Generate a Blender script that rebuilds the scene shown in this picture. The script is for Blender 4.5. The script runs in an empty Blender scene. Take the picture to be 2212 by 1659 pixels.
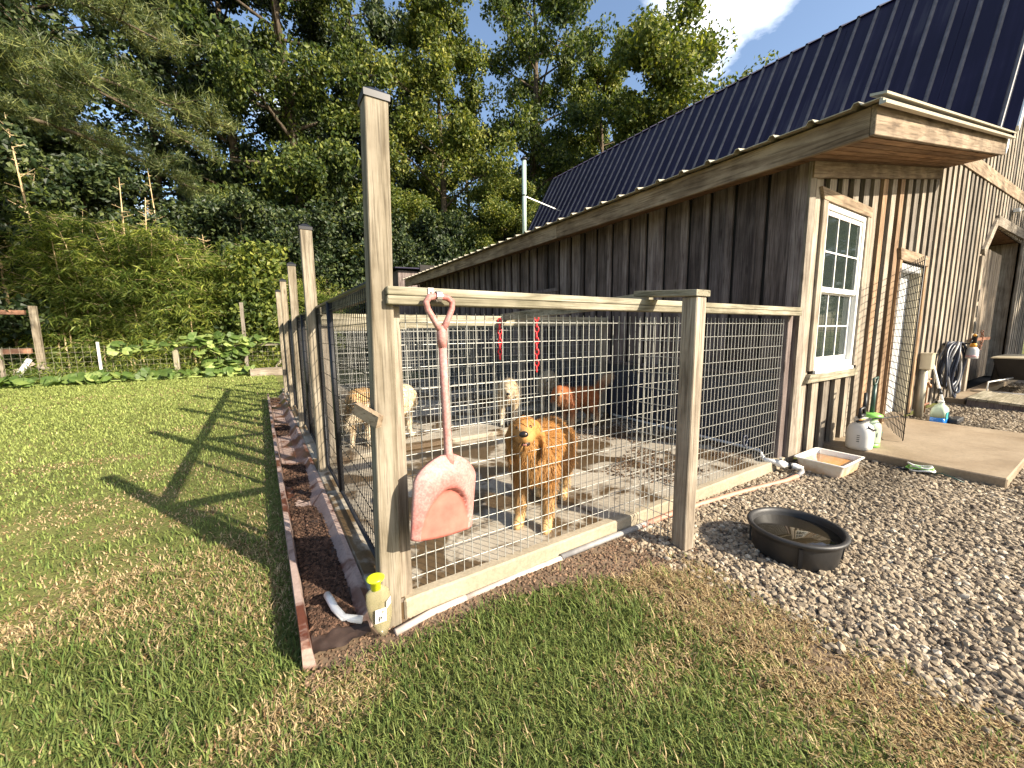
import bpy, bmesh, math, random
import numpy as np
from mathutils import Vector, Matrix
random.seed(7); RNG = np.random.default_rng(7)
S = bpy.context.scene
COL = S.collection
R = math.radians
# ---------------------------------------------------------------- camera
cd = bpy.data.cameras.new('camera'); cam = bpy.data.objects.new('camera', cd); COL.objects.link(cam)
cd.sensor_width = 36.0; cd.sensor_fit = 'HORIZONTAL'; cd.lens = 36 * 851.8 / 2212; cd.clip_start = .05; cd.clip_end = 600
yaw, pitch, roll = .5655, -.13138, -.01064
fw = Vector((math.sin(yaw)*math.cos(pitch), math.cos(yaw)*math.cos(pitch), math.sin(pitch)))
rt = Vector((math.cos(yaw), -math.sin(yaw), 0)); up = rt.cross(fw)
r2 = math.cos(roll)*rt + math.sin(roll)*up; u2 = -math.sin(roll)*rt + math.cos(roll)*up
M3 = Matrix((r2, u2, -fw)).transposed()
cam.matrix_world = Matrix.Translation((0, 0, 1.42)) @ M3.to_4x4()
S.camera = cam
# ---------------------------------------------------------------- sky, sun, exposure
SUN_EL, SUN_AZ = R(30.5), math.atan2(.464, -.885)
W = bpy.data.worlds.new('World'); S.world = W; W.use_nodes = True
wn = W.node_tree; wn.nodes.clear()
def wnode(t, **k):
    n = wn.nodes.new(t)
    for a, b in k.items(): setattr(n, a, b)
    return n
sky = wnode('ShaderNodeTexSky', sky_type='NISHITA', sun_disc=False, sun_elevation=SUN_EL, sun_rotation=SUN_AZ)
sky.air_density = 1.0; sky.dust_density = 1.6; sky.ozone_density = 1.2
bg = wnode('ShaderNodeBackground'); bg.inputs[1].default_value = .102
wo = wnode('ShaderNodeOutputWorld')
wtc = wnode('ShaderNodeTexCoord'); wmp = wnode('ShaderNodeMapping'); wmp.inputs['Scale'].default_value = (1, 1, 2.2)
wnz = wnode('ShaderNodeTexNoise'); wnz.inputs['Scale'].default_value = 2.3; wnz.inputs['Detail'].default_value = 9; wnz.inputs['Roughness'].default_value = .58
wrp = wnode('ShaderNodeValToRGB'); wrp.color_ramp.elements[0].position = .56; wrp.color_ramp.elements[1].position = .74
wdot = wnode('ShaderNodeVectorMath', operation='DOT_PRODUCT'); wdot.inputs[1].default_value = (.695,.458,.554)
wmr = wnode('ShaderNodeMapRange'); wmr.inputs['From Min'].default_value = .988; wmr.inputs['From Max'].default_value = .9995; wmr.inputs['To Max'].default_value = .17
wad = wnode('ShaderNodeMath', operation='ADD')
wmx = wnode('ShaderNodeMixRGB'); wmx.inputs[2].default_value = (10.5, 10.8, 11.2, 1)
wl = wn.links
wmp.inputs['Location'].default_value = (1.35, .2, .75)
wl.new(wtc.outputs['Generated'], wmp.inputs[0]); wl.new(wmp.outputs[0], wnz.inputs[0]); wl.new(wtc.outputs['Generated'], wdot.inputs[0]); wl.new(wdot.outputs['Value'], wmr.inputs[0]); wl.new(wnz.outputs[0], wad.inputs[0]); wl.new(wmr.outputs[0], wad.inputs[1]); wl.new(wad.outputs[0], wrp.inputs[0])
wl.new(wrp.outputs[0], wmx.inputs[0]); wl.new(sky.outputs[0], wmx.inputs[1]); wl.new(wmx.outputs[0], bg.inputs[0]); wl.new(bg.outputs[0], wo.inputs[0])
sd = bpy.data.lights.new('sun', 'SUN'); sd.energy = 5.0; sd.angle = R(.53); sd.color = (1, .89, .72)
so = bpy.data.objects.new('sun', sd); COL.objects.link(so)
so.rotation_euler = Vector((-.464*math.cos(SUN_EL), .885*math.cos(SUN_EL), -math.sin(SUN_EL))).to_track_quat('-Z', 'Y').to_euler()
so.location = (6, -12, 12)
S.view_settings.view_transform = 'Standard'; S.view_settings.look = 'None'; S.view_settings.gamma = 1; S.view_settings.exposure = 1.38
S.render.engine = 'CYCLES'
S.cycles.max_bounces = 6; S.cycles.diffuse_bounces = 3; S.cycles.transmission_bounces = 4; S.cycles.transparent_max_bounces = 6
S.cycles.use_denoising = True
# ---------------------------------------------------------------- helpers
OFF = {}
def props(o, label=None, cat=None, group=None, kind=None):
    for k, v in (('label', label), ('category', cat), ('group', group), ('kind', kind)):
        if v: o[k] = v
    return o
def thing(name, label, cat, loc=(0, 0, 0), group=None):
    o = bpy.data.objects.new(name, None); COL.objects.link(o); o.location = loc; o.empty_display_size = .2
    OFF[o.name] = Vector(loc); return props(o, label, cat, group)
def link(name, me, parent=None, loc=None):
    o = bpy.data.objects.new(name, me); COL.objects.link(o)
    base = OFF[parent.name] if parent else Vector((0, 0, 0))
    if parent: o.parent = parent
    if loc is None: OFF[o.name] = base.copy()
    else:
        o.location = Vector(loc) - base; OFF[o.name] = Vector(loc)
    return o
class MB:
    """collects shapes in world metres; build() links them as one mesh object"""
    def __init__(s): s.v = []; s.f = []; s.sm = []
    def add(s, vs, fs, smooth=False):
        n = len(s.v); s.v += [tuple(x) for x in vs]
        for f in fs: s.f.append(tuple(n+i for i in f)); s.sm.append(smooth)
        return s
    def hexa(s, a): return s.add(a, [(0,3,2,1),(4,5,6,7),(0,1,5,4),(1,2,6,5),(2,3,7,6),(3,0,4,7)])
    def box(s, x0, x1, y0, y1, z0, z1): return s.hexa([(x0,y0,z0),(x1,y0,z0),(x1,y1,z0),(x0,y1,z0),(x0,y0,z1),(x1,y0,z1),(x1,y1,z1),(x0,y1,z1)])
    def beam(s, p0, p1, w, h, up=(0,0,1)):
        p0, p1, up = Vector(p0), Vector(p1), Vector(up); d = (p1-p0).normalized()
        a = d.cross(up)
        if a.length < 1e-4: a = d.cross(Vector((1,0,0)))
        a.normalize(); b = a.cross(d); a = a*w/2; b = b*h/2
        return s.hexa([p0-a-b, p0+a-b, p1+a-b, p1-a-b, p0-a+b, p0+a+b, p1+a+b, p1-a+b])
    def tube(s, pts, r, n=8, smooth=True, caps=True):
        pts = [Vector(p) for p in pts]; m = len(pts); rr = r if hasattr(r, '__len__') else [r]*m
        vs = []; a = None
        for i, p in enumerate(pts):
            d = (pts[min(i+1, m-1)]-pts[max(i-1, 0)]).normalized()
            if a is None: a = d.orthogonal().normalized()
            else: a = (a-d*a.dot(d)).normalized()
            b = d.cross(a)
            for k in range(n):
                t = 2*math.pi*k/n; vs.append(p+(a*math.cos(t)+b*math.sin(t))*rr[i])
        fs = [(i*n+k, i*n+(k+1) % n, (i+1)*n+(k+1) % n, (i+1)*n+k) for i in range(m-1) for k in range(n)]
        if caps: fs += [tuple(range(n-1, -1, -1)), tuple(range((m-1)*n, m*n))]
        return s.add(vs, fs, smooth)
    def lathe(s, c, prof, n=24, sx=1, sy=1, smooth=True, pw=2.0):
        """prof: list of (radius, z); pw>2 makes it squarish"""
        vs = []; m = len(prof)
        for r, z in prof:
            for k in range(n):
                t = 2*math.pi*k/n; cc, ss = math.cos(t), math.sin(t)
                q = (abs(cc)**pw+abs(ss)**pw)**(-1/pw)
                vs.append((c[0]+r*q*cc*sx, c[1]+r*q*ss*sy, c[2]+z))
        fs = [(i*n+k, i*n+(k+1) % n, (i+1)*n+(k+1) % n, (i+1)*n+k) for i in range(m-1) for k in range(n)]
        fs += [tuple(range(n-1, -1, -1)), tuple(range((m-1)*n, m*n))]
        return s.add(vs, fs, smooth)
    def prism(s, poly, d):
        d = Vector(d); n = len(poly); a = [Vector(p) for p in poly]
        return s.add(a+[p+d for p in a], [tuple(range(n-1, -1, -1)), tuple(range(n, 2*n))]+[(i, (i+1) % n, n+(i+1) % n, n+i) for i in range(n)])
    def mesh(s, name, mat, off=Vector((0,0,0))):
        me = bpy.data.meshes.new(name); me.from_pydata([tuple(Vector(v)-off) for v in s.v], [], s.f)
        me.polygons.foreach_set('use_smooth', s.sm); me.materials.append(mat); me.update(); return me
    def build(s, name, mat, parent=None, bevel=0, fix=True):
        off = OFF[parent.name] if parent else Vector((0,0,0))
        me = s.mesh(name, mat, off)
        if fix or bevel:
            bm = bmesh.new(); bm.from_mesh(me); bmesh.ops.recalc_face_normals(bm, faces=bm.faces)
            if bevel:
                bmesh.ops.bevel(bm, geom=[e for e in bm.edges if len(e.link_faces) == 2 and e.calc_face_angle(0) > .6], offset=bevel, segments=1, affect='EDGES')
            bm.to_mesh(me); bm.free()
        return link(name, me, parent)
def np_mesh(name, V, F, mat, cols=None, smooth=False):
    me = bpy.data.meshes.new(name); n, m, k = len(V), len(F), F.shape[1]
    me.vertices.add(n); me.vertices.foreach_set('co', np.ascontiguousarray(V, np.float32).ravel())
    me.loops.add(m*k); me.loops.foreach_set('vertex_index', np.ascontiguousarray(F, np.int32).ravel())
    me.polygons.add(m); me.polygons.foreach_set('loop_start', np.arange(0, m*k, k, dtype=np.int32))
    try: me.polygons.foreach_set('loop_total', np.full(m, k, np.int32))
    except Exception: pass
    me.polygons.foreach_set('use_smooth', np.full(m, smooth))
    me.materials.append(mat)
    if cols is not None:
        a = me.color_attributes.new('Col', 'FLOAT_COLOR', 'POINT'); c = np.ones((n, 4), np.float32); c[:, :3] = cols
        a.data.foreach_set('color', c.ravel())
    me.update(calc_edges=True); return me
def _h(ix, iy, s): 
    x = np.sin(ix*127.1+iy*311.7+s*74.7)*43758.5453; return x-np.floor(x)
def vnoise(x, y, sc, s=0, oct=3):
    t = 0; a = 1; tot = 0
    for o in range(oct):
        X, Y = np.asarray(x)*sc, np.asarray(y)*sc; ix, iy = np.floor(X), np.floor(Y); fx, fy = X-ix, Y-iy
        fx = fx*fx*(3-2*fx); fy = fy*fy*(3-2*fy)
        v = (_h(ix,iy,s)*(1-fx)+_h(ix+1,iy,s)*fx)*(1-fy)+(_h(ix,iy+1,s)*(1-fx)+_h(ix+1,iy+1,s)*fx)*fy
        t = t+a*v; tot += a; a *= .5; sc *= 2.03; s += 5
    return t/tot
# ---------------------------------------------------------------- materials
def newmat(name):
    m = bpy.data.materials.new(name); m.use_nodes = True; nt = m.node_tree
    return m, nt, nt.nodes['Principled BSDF']
def ramp(nt, stops):
    n = nt.nodes.new('ShaderNodeValToRGB'); e = n.color_ramp.elements
    while len(e) < len(stops): e.new(.5)
    for i, (p, c) in enumerate(stops):
        e[i].position = p; e[i].color = (*c, 1) if len(c) == 3 else c
    return n
def noise(nt, vec, scale, detail=4, rough=.55):
    n = nt.nodes.new('ShaderNodeTexNoise'); n.inputs['Scale'].default_value = scale; n.inputs['Detail'].default_value = detail; n.inputs['Roughness'].default_value = rough
    if vec is not None: nt.links.new(vec, n.inputs['Vector'])
    return n
def bump(nt, bs, h, strength, dist=.01):
    b = nt.nodes.new('ShaderNodeBump'); b.inputs['Strength'].default_value = strength; b.inputs['Distance'].default_value = dist
    nt.links.new(h, b.inputs['Height']); nt.links.new(b.outputs[0], bs.inputs['Normal'])
def mixc(nt, fac, a, b, mode='MIX'):
    n = nt.nodes.new('ShaderNodeMixRGB'); n.blend_type = mode
    for i, v in ((0, fac), (1, a), (2, b)):
        if isinstance(v, (int, float)): n.inputs[i].default_value = v
        elif isinstance(v, tuple): n.inputs[i].default_value = (*v, 1)
        else: nt.links.new(v, n.inputs[i])
    return n.outputs[0]
def solid(name, c, rough=.5, metal=0, var=.15, scale=9, bmp=0, spec=.5, obj=True):
    m, nt, b = newmat(name); tc = nt.nodes.new('ShaderNodeTexCoord')
    n = noise(nt, tc.outputs['Object' if obj else 'Generated'], scale, 5)
    r = ramp(nt, [(.3, tuple(x*(1-var) for x in c)), (.7, tuple(min(1, x*(1+var)) for x in c))])
    nt.links.new(n.outputs[0], r.inputs[0]); nt.links.new(r.outputs[0], b.inputs['Base Color'])
    b.inputs['Roughness'].default_value = rough; b.inputs['Metallic'].default_value = metal; b.inputs['Specular IOR Level'].default_value = spec
    if bmp: bump(nt, b, noise(nt, tc.outputs['Object'], scale*6, 4).outputs[0], bmp)
    return m
def wood(name, axis, dark, mid, light, rough=.85, stain=None, stretch=14, tint=.35, bstr=.35, slope=0, K=.74):
    dark, mid, light = (tuple(K*x for x in c) for c in (dark, mid, light))
    m, nt, b = newmat(name); L = nt.links
    tc = nt.nodes.new('ShaderNodeTexCoord'); oi = nt.nodes.new('ShaderNodeObjectInfo')
    mul = nt.nodes.new('ShaderNodeMath'); mul.operation = 'MULTIPLY'; mul.inputs[1].default_value = 37; L.new(oi.outputs['Random'], mul.inputs[0])
    add = nt.nodes.new('ShaderNodeVectorMath'); add.operation = 'ADD'; vr = nt.nodes.new('ShaderNodeVectorRotate'); vr.rotation_type = 'Y_AXIS'; vr.inputs['Angle'].default_value = math.atan(slope)
    L.new(tc.outputs['Object'], vr.inputs['Vector']); L.new(vr.outputs[0], add.inputs[0]); L.new(mul.outputs[0], add.inputs[1])
    sc = [stretch]*3; sc['XYZ'.index(axis)] = .9
    mp = nt.nodes.new('ShaderNodeMapping'); mp.inputs['Scale'].default_value = sc; L.new(add.outputs[0], mp.inputs[0])
    n1 = noise(nt, mp.outputs[0], 1.6, 7, .62); n1.inputs['Distortion'].default_value = .9
    sc2 = [stretch*7]*3; sc2['XYZ'.index(axis)] = 2.2
    mp2 = nt.nodes.new('ShaderNodeMapping'); mp2.inputs['Scale'].default_value = sc2; L.new(add.outputs[0], mp2.inputs[0])
    n2 = noise(nt, mp2.outputs[0], 1.2, 4, .6)
    n3 = noise(nt, add.outputs[0], 2.6, 5, .6)
    r1 = ramp(nt, [(.27, dark), (.45, mid), (.62, light), (.8, mid)]); L.new(n1.outputs[0], r1.inputs[0])
    r2 = ramp(nt, [(.36, (.42,.40,.38)), (.5, (1,1,1))]); L.new(n2.outputs[0], r2.inputs[0])
    c = mixc(nt, .75, r1.outputs[0], r2.outputs[0], 'MULTIPLY')
    r3 = ramp(nt, [(.35, stain or (.62,.58,.52)), (.6, (1.12,1.1,1.05))]); L.new(n3.outputs[0], r3.inputs[0])
    c = mixc(nt, .7, c, r3.outputs[0], 'MULTIPLY')
    vo = nt.nodes.new('ShaderNodeTexVoronoi'); vo.inputs['Scale'].default_value = 1.0
    sk = [5.5]*3; sk['XYZ'.index(axis)] = 1.7
    mp3 = nt.nodes.new('ShaderNodeMapping'); mp3.inputs['Scale'].default_value = sk; L.new(add.outputs[0], mp3.inputs[0]); L.new(mp3.outputs[0], vo.inputs['Vector'])
    rk = ramp(nt, [(.05, (.22,.17,.13)), (.11, (1,1,1))]); L.new(vo.outputs['Distance'], rk.inputs[0])
    c = mixc(nt, .55, c, rk.outputs[0], 'MULTIPLY')
    rt_ = ramp(nt, [(0, (1-tint, 1-tint, 1-tint*.95)), (.5, (1, .97, .93)), (1, (1+tint*.5, 1+tint*.45, 1+tint*.4))]); L.new(oi.outputs['Random'], rt_.inputs[0])
    c = mixc(nt, 1, c, rt_.outputs[0], 'MULTIPLY')
    L.new(c, b.inputs['Base Color']); b.inputs['Roughness'].default_value = rough; b.inputs['Specular IOR Level'].default_value = .2
    bump(nt, b, n2.outputs[0], bstr, .004); return m
def leafmat(name, c1, c2, trans=.35, rough=.5, spec=.35):
    m, nt, b = newmat(name); L = nt.links
    g = nt.nodes.new('ShaderNodeNewGeometry'); oi = nt.nodes.new('ShaderNodeObjectInfo'); tc = nt.nodes.new('ShaderNodeTexCoord')
    r = ramp(nt, [(0, tuple(x*.6 for x in c1)), (.5, c1), (.85, c2), (1, tuple(x*1.25 for x in c2))]); ad = nt.nodes.new('ShaderNodeMath'); ad.operation = 'ADD'; L.new(g.outputs['Random Per Island'], ad.inputs[0]); L.new(oi.outputs['Random'], ad.inputs[1]); fr = nt.nodes.new('ShaderNodeMath'); fr.operation = 'FRACT'; L.new(ad.outputs[0], fr.inputs[0]); L.new(fr.outputs[0], r.inputs[0])
    n = noise(nt, tc.outputs['Object'], .55, 3); r2_ = ramp(nt, [(.35, (.72,.78,.75)), (.65, (1.2,1.12,.95))]); L.new(n.outputs[0], r2_.inputs[0])
    c = mixc(nt, 1, r.outputs[0], r2_.outputs[0], 'MULTIPLY')
    L.new(c, b.inputs['Base Color']); b.inputs['Roughness'].default_value = rough; b.inputs['Specular IOR Level'].default_value = spec
    t = nt.nodes.new('ShaderNodeBsdfTranslucent'); c2_ = mixc(nt, 1, c, (1.3, 1.35, .55), 'MULTIPLY'); L.new(c2_, t.inputs[0])
    mx = nt.nodes.new('ShaderNodeMixShader'); mx.inputs[0].default_value = trans; L.new(b.outputs[0], mx.inputs[1]); L.new(t.outputs[0], mx.inputs[2])
    L.new(mx.outputs[0], nt.nodes['Material Output'].inputs['Surface']); return m
def colattr(name, trans=0, rough=.7, var=.35, spec=.25):
    m, nt, b = newmat(name); L = nt.links
    a = nt.nodes.new('ShaderNodeAttribute'); a.attribute_name = 'Col'; g = nt.nodes.new('ShaderNodeNewGeometry')
    r = ramp(nt, [(0, (1-var,)*3), (1, (1+var,)*3)]); L.new(g.outputs['Random Per Island'], r.inputs[0])
    c = mixc(nt, 1, a.outputs['Color'], r.outputs[0], 'MULTIPLY'); L.new(c, b.inputs['Base Color'])
    b.inputs['Roughness'].default_value = rough; b.inputs['Specular IOR Level'].default_value = spec
    if trans:
        t = nt.nodes.new('ShaderNodeBsdfTranslucent'); L.new(c, t.inputs[0]); mx = nt.nodes.new('ShaderNodeMixShader'); mx.inputs[0].default_value = trans
        L.new(b.outputs[0], mx.inputs[1]); L.new(t.outputs[0], mx.inputs[2]); L.new(mx.outputs[0], nt.nodes['Material Output'].inputs['Surface'])
    return m
def glassy(name, c, rough=.03, alpha_mix=.25):
    """pane: dark glass with clear reflection and some see-through"""
    m, nt, b = newmat(name); b.inputs['Base Color'].default_value = (*c, 1); b.inputs['Roughness'].default_value = rough; b.inputs['Specular IOR Level'].default_value = .9
    t = nt.nodes.new('ShaderNodeBsdfTransparent'); mx = nt.nodes.new('ShaderNodeMixShader'); mx.inputs[0].default_value = alpha_mix
    nt.links.new(b.outputs[0], mx.inputs[1]); nt.links.new(t.outputs[0], mx.inputs[2]); nt.links.new(mx.outputs[0], nt.nodes['Material Output'].inputs['Surface']); return m
PINE = ((.15,.12,.08), (.32,.275,.205), (.44,.39,.31))      # treated pine of posts and rails
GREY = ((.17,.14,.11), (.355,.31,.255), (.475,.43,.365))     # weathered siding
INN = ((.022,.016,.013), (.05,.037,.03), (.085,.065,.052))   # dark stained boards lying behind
SIDE = ((.055,.043,.042), (.145,.118,.116), (.225,.195,.188))  # greyed siding colours, with the side wall's shade darkened into them
M = {}
for ax in 'XYZ':
    M['pine'+ax] = wood('pine_wood_'+ax, ax, *PINE, stretch=11, tint=.12)
    M['grey'+ax] = wood('weathered_wood_'+ax, ax, *GREY)
    M['rail'+ax] = wood('rail_wood_'+ax, ax, (.15,.135,.09), (.36,.33,.25), (.50,.465,.375), stain=(.46,.45,.36), tint=.12)
    M['fascia'+ax] = wood('fascia_wood_'+ax, ax, (.17,.125,.085), (.33,.25,.175), (.46,.37,.27), stain=(.5,.46,.42), tint=.15, stretch=7)
M['fasciaS'] = wood('sloping_fascia_wood', 'X', (.17,.125,.085), (.33,.25,.175), (.46,.37,.27), stain=(.5,.46,.42), tint=.15, stretch=7, slope=.184)
M['fasciaR'] = wood('red_brown_timber', 'X', (.24,.12,.075), (.40,.21,.14), (.50,.29,.20), tint=.15)
M['inner'] = wood('dark_siding_wood', 'Z', *INN); M['sideb'] = wood('shade_darkened_siding_wood', 'Z', *SIDE, tint=.4, K=1); M['sidei'] = wood('side_inner_wood', 'Z', (.03,.025,.025), (.085,.068,.066), (.14,.115,.11), tint=.45, K=1)  # both side woods carry the side wall's shade in their colour
M['tan'] = wood('orange_tinted_wood', 'Z', (.22,.13,.07), (.40,.27,.17), (.52,.38,.26))
M['soffit'] = wood('soffit_wood', 'X', (.14,.075,.04), (.29,.17,.09), (.37,.235,.135), tint=.45, slope=.184)
M['barnleaf'] = wood('barn_door_wood', 'Z', (.22,.165,.12), (.45,.37,.285), (.57,.49,.39))
M['roof'] = solid('dark_metal_roof', (.0095,.0075,.028), .6, .0, .35, 3, spec=.2)
def roof_mat():
    m, nt, b = newmat('streaked_navy_metal_roof'); L = nt.links; tc = nt.nodes.new('ShaderNodeTexCoord'); vr = nt.nodes.new('ShaderNodeVectorRotate'); vr.rotation_type = 'Y_AXIS'; vr.inputs['Angle'].default_value = R(60)
    L.new(tc.outputs['Object'], vr.inputs['Vector']); mp = nt.nodes.new('ShaderNodeMapping'); mp.inputs['Scale'].default_value = (.35, 9, 9); L.new(vr.outputs[0], mp.inputs[0])
    n = noise(nt, mp.outputs[0], 1.2, 6, .6); n2 = noise(nt, tc.outputs['Object'], .7, 4)
    mm = nt.nodes.new('ShaderNodeMath'); mm.operation = 'MULTIPLY'; L.new(n.outputs[0], mm.inputs[0]); L.new(n2.outputs[0], mm.inputs[1])
    r = ramp(nt, [(.20, (.0065,.0045,.024)), (.30, (.012,.009,.034)), (.40, (.034,.030,.052))]); L.new(mm.outputs[0], r.inputs[0]); L.new(r.outputs[0], b.inputs['Base Color'])
    b.inputs['Roughness'].default_value = .55; b.inputs['Specular IOR Level'].default_value = .2; return m
M['roof'] = roof_mat()
M['rib'] = solid('faded_highlit_roof_rib', (.115,.105,.115), .55, 0, .3, 6, spec=.3)  # faded paint, with the rib highlights painted in as lighter grey
M['galv'] = solid('galvanised_sheet', (.40,.36,.27), .45, .35, .1, 5)
M['wire'] = solid('galvanised_wire', (.40,.395,.36), .45, .35, .12, 20)
M['black'] = solid('black_steel', (.012,.012,.014), .45, .2, .2, 12)
M['white'] = solid('white_vinyl', (.80,.79,.75), .35, 0, .03, 3)
M['doorw'] = solid('white_door_paint', (.80,.81,.82), .3, 0, .03, 2)
M['navy'] = solid('navy_wainscot_steel', (.018,.022,.038), .45, .1, .2, 4)
M['glass'] = glassy('window_glass', (.03,.04,.036), .04, .25)
M['curtain'] = solid('curtain', (.30,.33,.30), .9, 0, .3, 5)
M['steel'] = solid('bright_steel', (.62,.61,.58), .3, .8, .1, 15)
M['rust'] = solid('rusty_steel', (.20,.085,.045), .8, .2, .35, 25)
M['plasticw'] = solid('white_plastic', (.56,.55,.52), .4, 0, .05, 4)
M['pvc'] = solid('white_pvc', (.74,.73,.69), .35, 0, .08, 15)
M['pvcg'] = solid('grey_pvc', (.27,.26,.25), .5, 0, .25, 15)
M['dusty'] = solid('dusty_white_pipe', (.46,.39,.34), .6, 0, .25, 14)
M['hosep'] = solid('clay_coloured_hose', (.48,.24,.165), .6, 0, .2, 12)
M['rubber'] = solid('black_rubber', (.020,.019,.019), .52, 0, .45, 6, bmp=.1)
M['dark'] = solid('dark_void', (.02,.017,.015), .9, 0, .2, 3)
M['red'] = solid('red_plastic_chain', (.62,.025,.03), .35, 0, .1, 9)
M['greenp'] = solid('green_plastic', (.20,.48,.09), .4, 0, .1, 7)
M['palegreen'] = solid('pale_green_plastic', (.34,.41,.30), .45, 0, .06, 6)
M['dkgreen'] = solid('dark_green_plastic', (.02,.06,.045), .4, 0, .2, 9)
M['yellow'] = solid('yellow_plastic', (.80,.86,.02), .35, 0, .05, 9)
M['orange'] = solid('orange_plastic', (.72,.32,.03), .4, 0, .1, 9)
M['blue'] = solid('blue_liquid', (.02,.16,.50), .15, 0, .15, 7)
M['teal'] = solid('teal_print', (.03,.30,.32), .5)
M['ink'] = solid('black_ink', (.015,.015,.018), .5)
M['greybox'] = solid('beige_metal_box', (.42,.37,.26), .45, .1, .08, 6)
M['hose'] = solid('dark_blue_hose', (.022,.028,.048), .4, 0, .3, 10)
M['brassy'] = solid('copper_pipe', (.36,.19,.10), .45, .7, .2, 20)
M['pipegreen'] = solid('pale_green_pipe', (.42,.52,.46), .4, .2, .12, 4)
M['nose'] = solid('dog_nose', (.012,.010,.010), .3); M['eye'] = solid('dog_eye', (.02,.011,.006), .08); M['tongue'] = solid('dog_tongue', (.52,.20,.20), .4); M['mouth'] = solid('dog_lip', (.03,.018,.016), .5)
def shovel_mat():
    m, nt, b = newmat('faded_pink_plastic'); L = nt.links; tc = nt.nodes.new('ShaderNodeTexCoord')
    n = noise(nt, tc.outputs['Object'], 6, 6, .65); n2 = noise(nt, tc.outputs['Object'], 90, 3)
    r = ramp(nt, [(.35, (.40,.125,.105)), (.5, (.43,.205,.18)), (.68, (.41,.29,.265))]); L.new(n.outputs[0], r.inputs[0])
    r2_ = ramp(nt, [(.4, (.72,.68,.68)), (.6, (1.05,1.05,1.05))]); L.new(n2.outputs[0], r2_.inputs[0])
    L.new(mixc(nt, .8, r.outputs[0], r2_.outputs[0], 'MULTIPLY'), b.inputs['Base Color']); b.inputs['Roughness'].default_value = .62; bump(nt, b, n2.outputs[0], .15, .003); return m
M['pink'] = shovel_mat(); M['pinkblade'] = solid('worn_pink_plastic', (.40,.125,.095), .55, 0, .22, 14)
def concrete(name, a, b_, wet=None, wetscale=1.6, rough=.85, wetpos=(.55,.6)):
    a, b_ = (tuple(.76*x for x in c) for c in (a, b_))
    m, nt, b = newmat(name); L = nt.links; tc = nt.nodes.new('ShaderNodeTexCoord'); v = tc.outputs['Object']
    n = noise(nt, v, 2.2, 8, .65); n2 = noise(nt, v, 45, 5, .7)
    r = ramp(nt, [(.3, a), (.7, b_)]); L.new(n.outputs[0], r.inputs[0])
    r2_ = ramp(nt, [(.3, (.72,.72,.72)), (.6, (1.08,1.08,1.08))]); L.new(n2.outputs[0], r2_.inputs[0])
    c = mixc(nt, .8, r.outputs[0], r2_.outputs[0], 'MULTIPLY'); b.inputs['Roughness'].default_value = rough
    if wet:
        n3 = noise(nt, v, wetscale, 6, .6); n3.inputs['Distortion'].default_value = .6
        rw = ramp(nt, [(wetpos[0], (0,0,0)), (wetpos[1], (1,1,1))]); L.new(n3.outputs[0], rw.inputs[0])
        c = mixc(nt, rw.outputs[0], c, mixc(nt, 1, c, wet, 'MULTIPLY'))
        rr = ramp(nt, [(0, (rough,)*3), (1, (.35,)*3)]); L.new(rw.outputs[0], rr.inputs[0]); L.new(rr.outputs[0], b.inputs['Roughness'])
    L.new(c, b.inputs['Base Color']); bump(nt, b, n2.outputs[0], .25, .004); return m
M['kslab'] = concrete('kennel_concrete', (.36,.31,.235), (.50,.44,.345), wet=(.27,.20,.13), wetpos=(.47,.53), wetscale=1.9)
M['kerb'] = concrete('kerb_concrete', (.34,.28,.19), (.47,.40,.29))
M['pad'] = concrete('door_pad_concrete', (.28,.21,.13), (.39,.305,.205), wet=(.70,.64,.58), wetscale=1.1, wetpos=(.45,.75))
M['trough'] = concrete('stained_concrete', (.36,.25,.21), (.50,.38,.32), wet=(.32,.15,.11), wetscale=2.6, wetpos=(.49,.56))
M['dirt'] = concrete('bare_dirt', (.13,.085,.05), (.26,.185,.12), rough=.95)
M['mud'] = concrete('wet_mud', (.022,.012,.009), (.060,.034,.024), rough=.7)
M['gravelbase'] = concrete('gravel_fines', (.17,.13,.09), (.28,.225,.165), rough=.95)
def lawn_mat():
    m, nt, b = newmat('lawn_soil_and_thatch'); L = nt.links; tc = nt.nodes.new('ShaderNodeTexCoord'); v = tc.outputs['Object']
    n = noise(nt, v, .9, 6, .65); n2 = noise(nt, v, 38, 5, .7)
    r = ramp(nt, [(.35, (.11,.13,.04)), (.55, (.18,.195,.065)), (.75, (.26,.22,.10))]); L.new(n.outputs[0], r.inputs[0])
    r2_ = ramp(nt, [(.3, (.45,.45,.45)), (.65, (1.25,1.2,1.1))]); L.new(n2.outputs[0], r2_.inputs[0])
    L.new(mixc(nt, 1, r.outputs[0], r2_.outputs[0], 'MULTIPLY'), b.inputs['Base Color']); b.inputs['Roughness'].default_value = .95; b.inputs['Specular IOR Level'].default_value = .1
    bump(nt, b, n2.outputs[0], .8, .03); return m
M['lawn'] = lawn_mat()
M['bark'] = wood('bark', 'Z', (.045,.036,.028), (.12,.095,.07), (.22,.175,.125), stretch=5, tint=.3, bstr=.9)
M['deadwood'] = wood('dead_stem', 'Z', (.26,.19,.10), (.62,.48,.28), (.78,.64,.40), stretch=5, tint=.3)
M['leafA'] = leafmat('broad_leaf', (.050,.080,.020), (.150,.175,.042), spec=.25)
M['leafB'] = leafmat('sunny_leaf', (.085,.120,.026), (.235,.245,.062), spec=.25)
M['leafD'] = leafmat('dark_leaf', (.020,.038,.013), (.070,.092,.028), trans=.2, spec=.35)
M['bamboo'] = leafmat('bamboo_leaf', (.100,.150,.028), (.270,.305,.072), trans=.4, spec=.25)
M['needle'] = leafmat('pine_needle', (.060,.088,.026), (.180,.195,.065), trans=.2)
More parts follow.
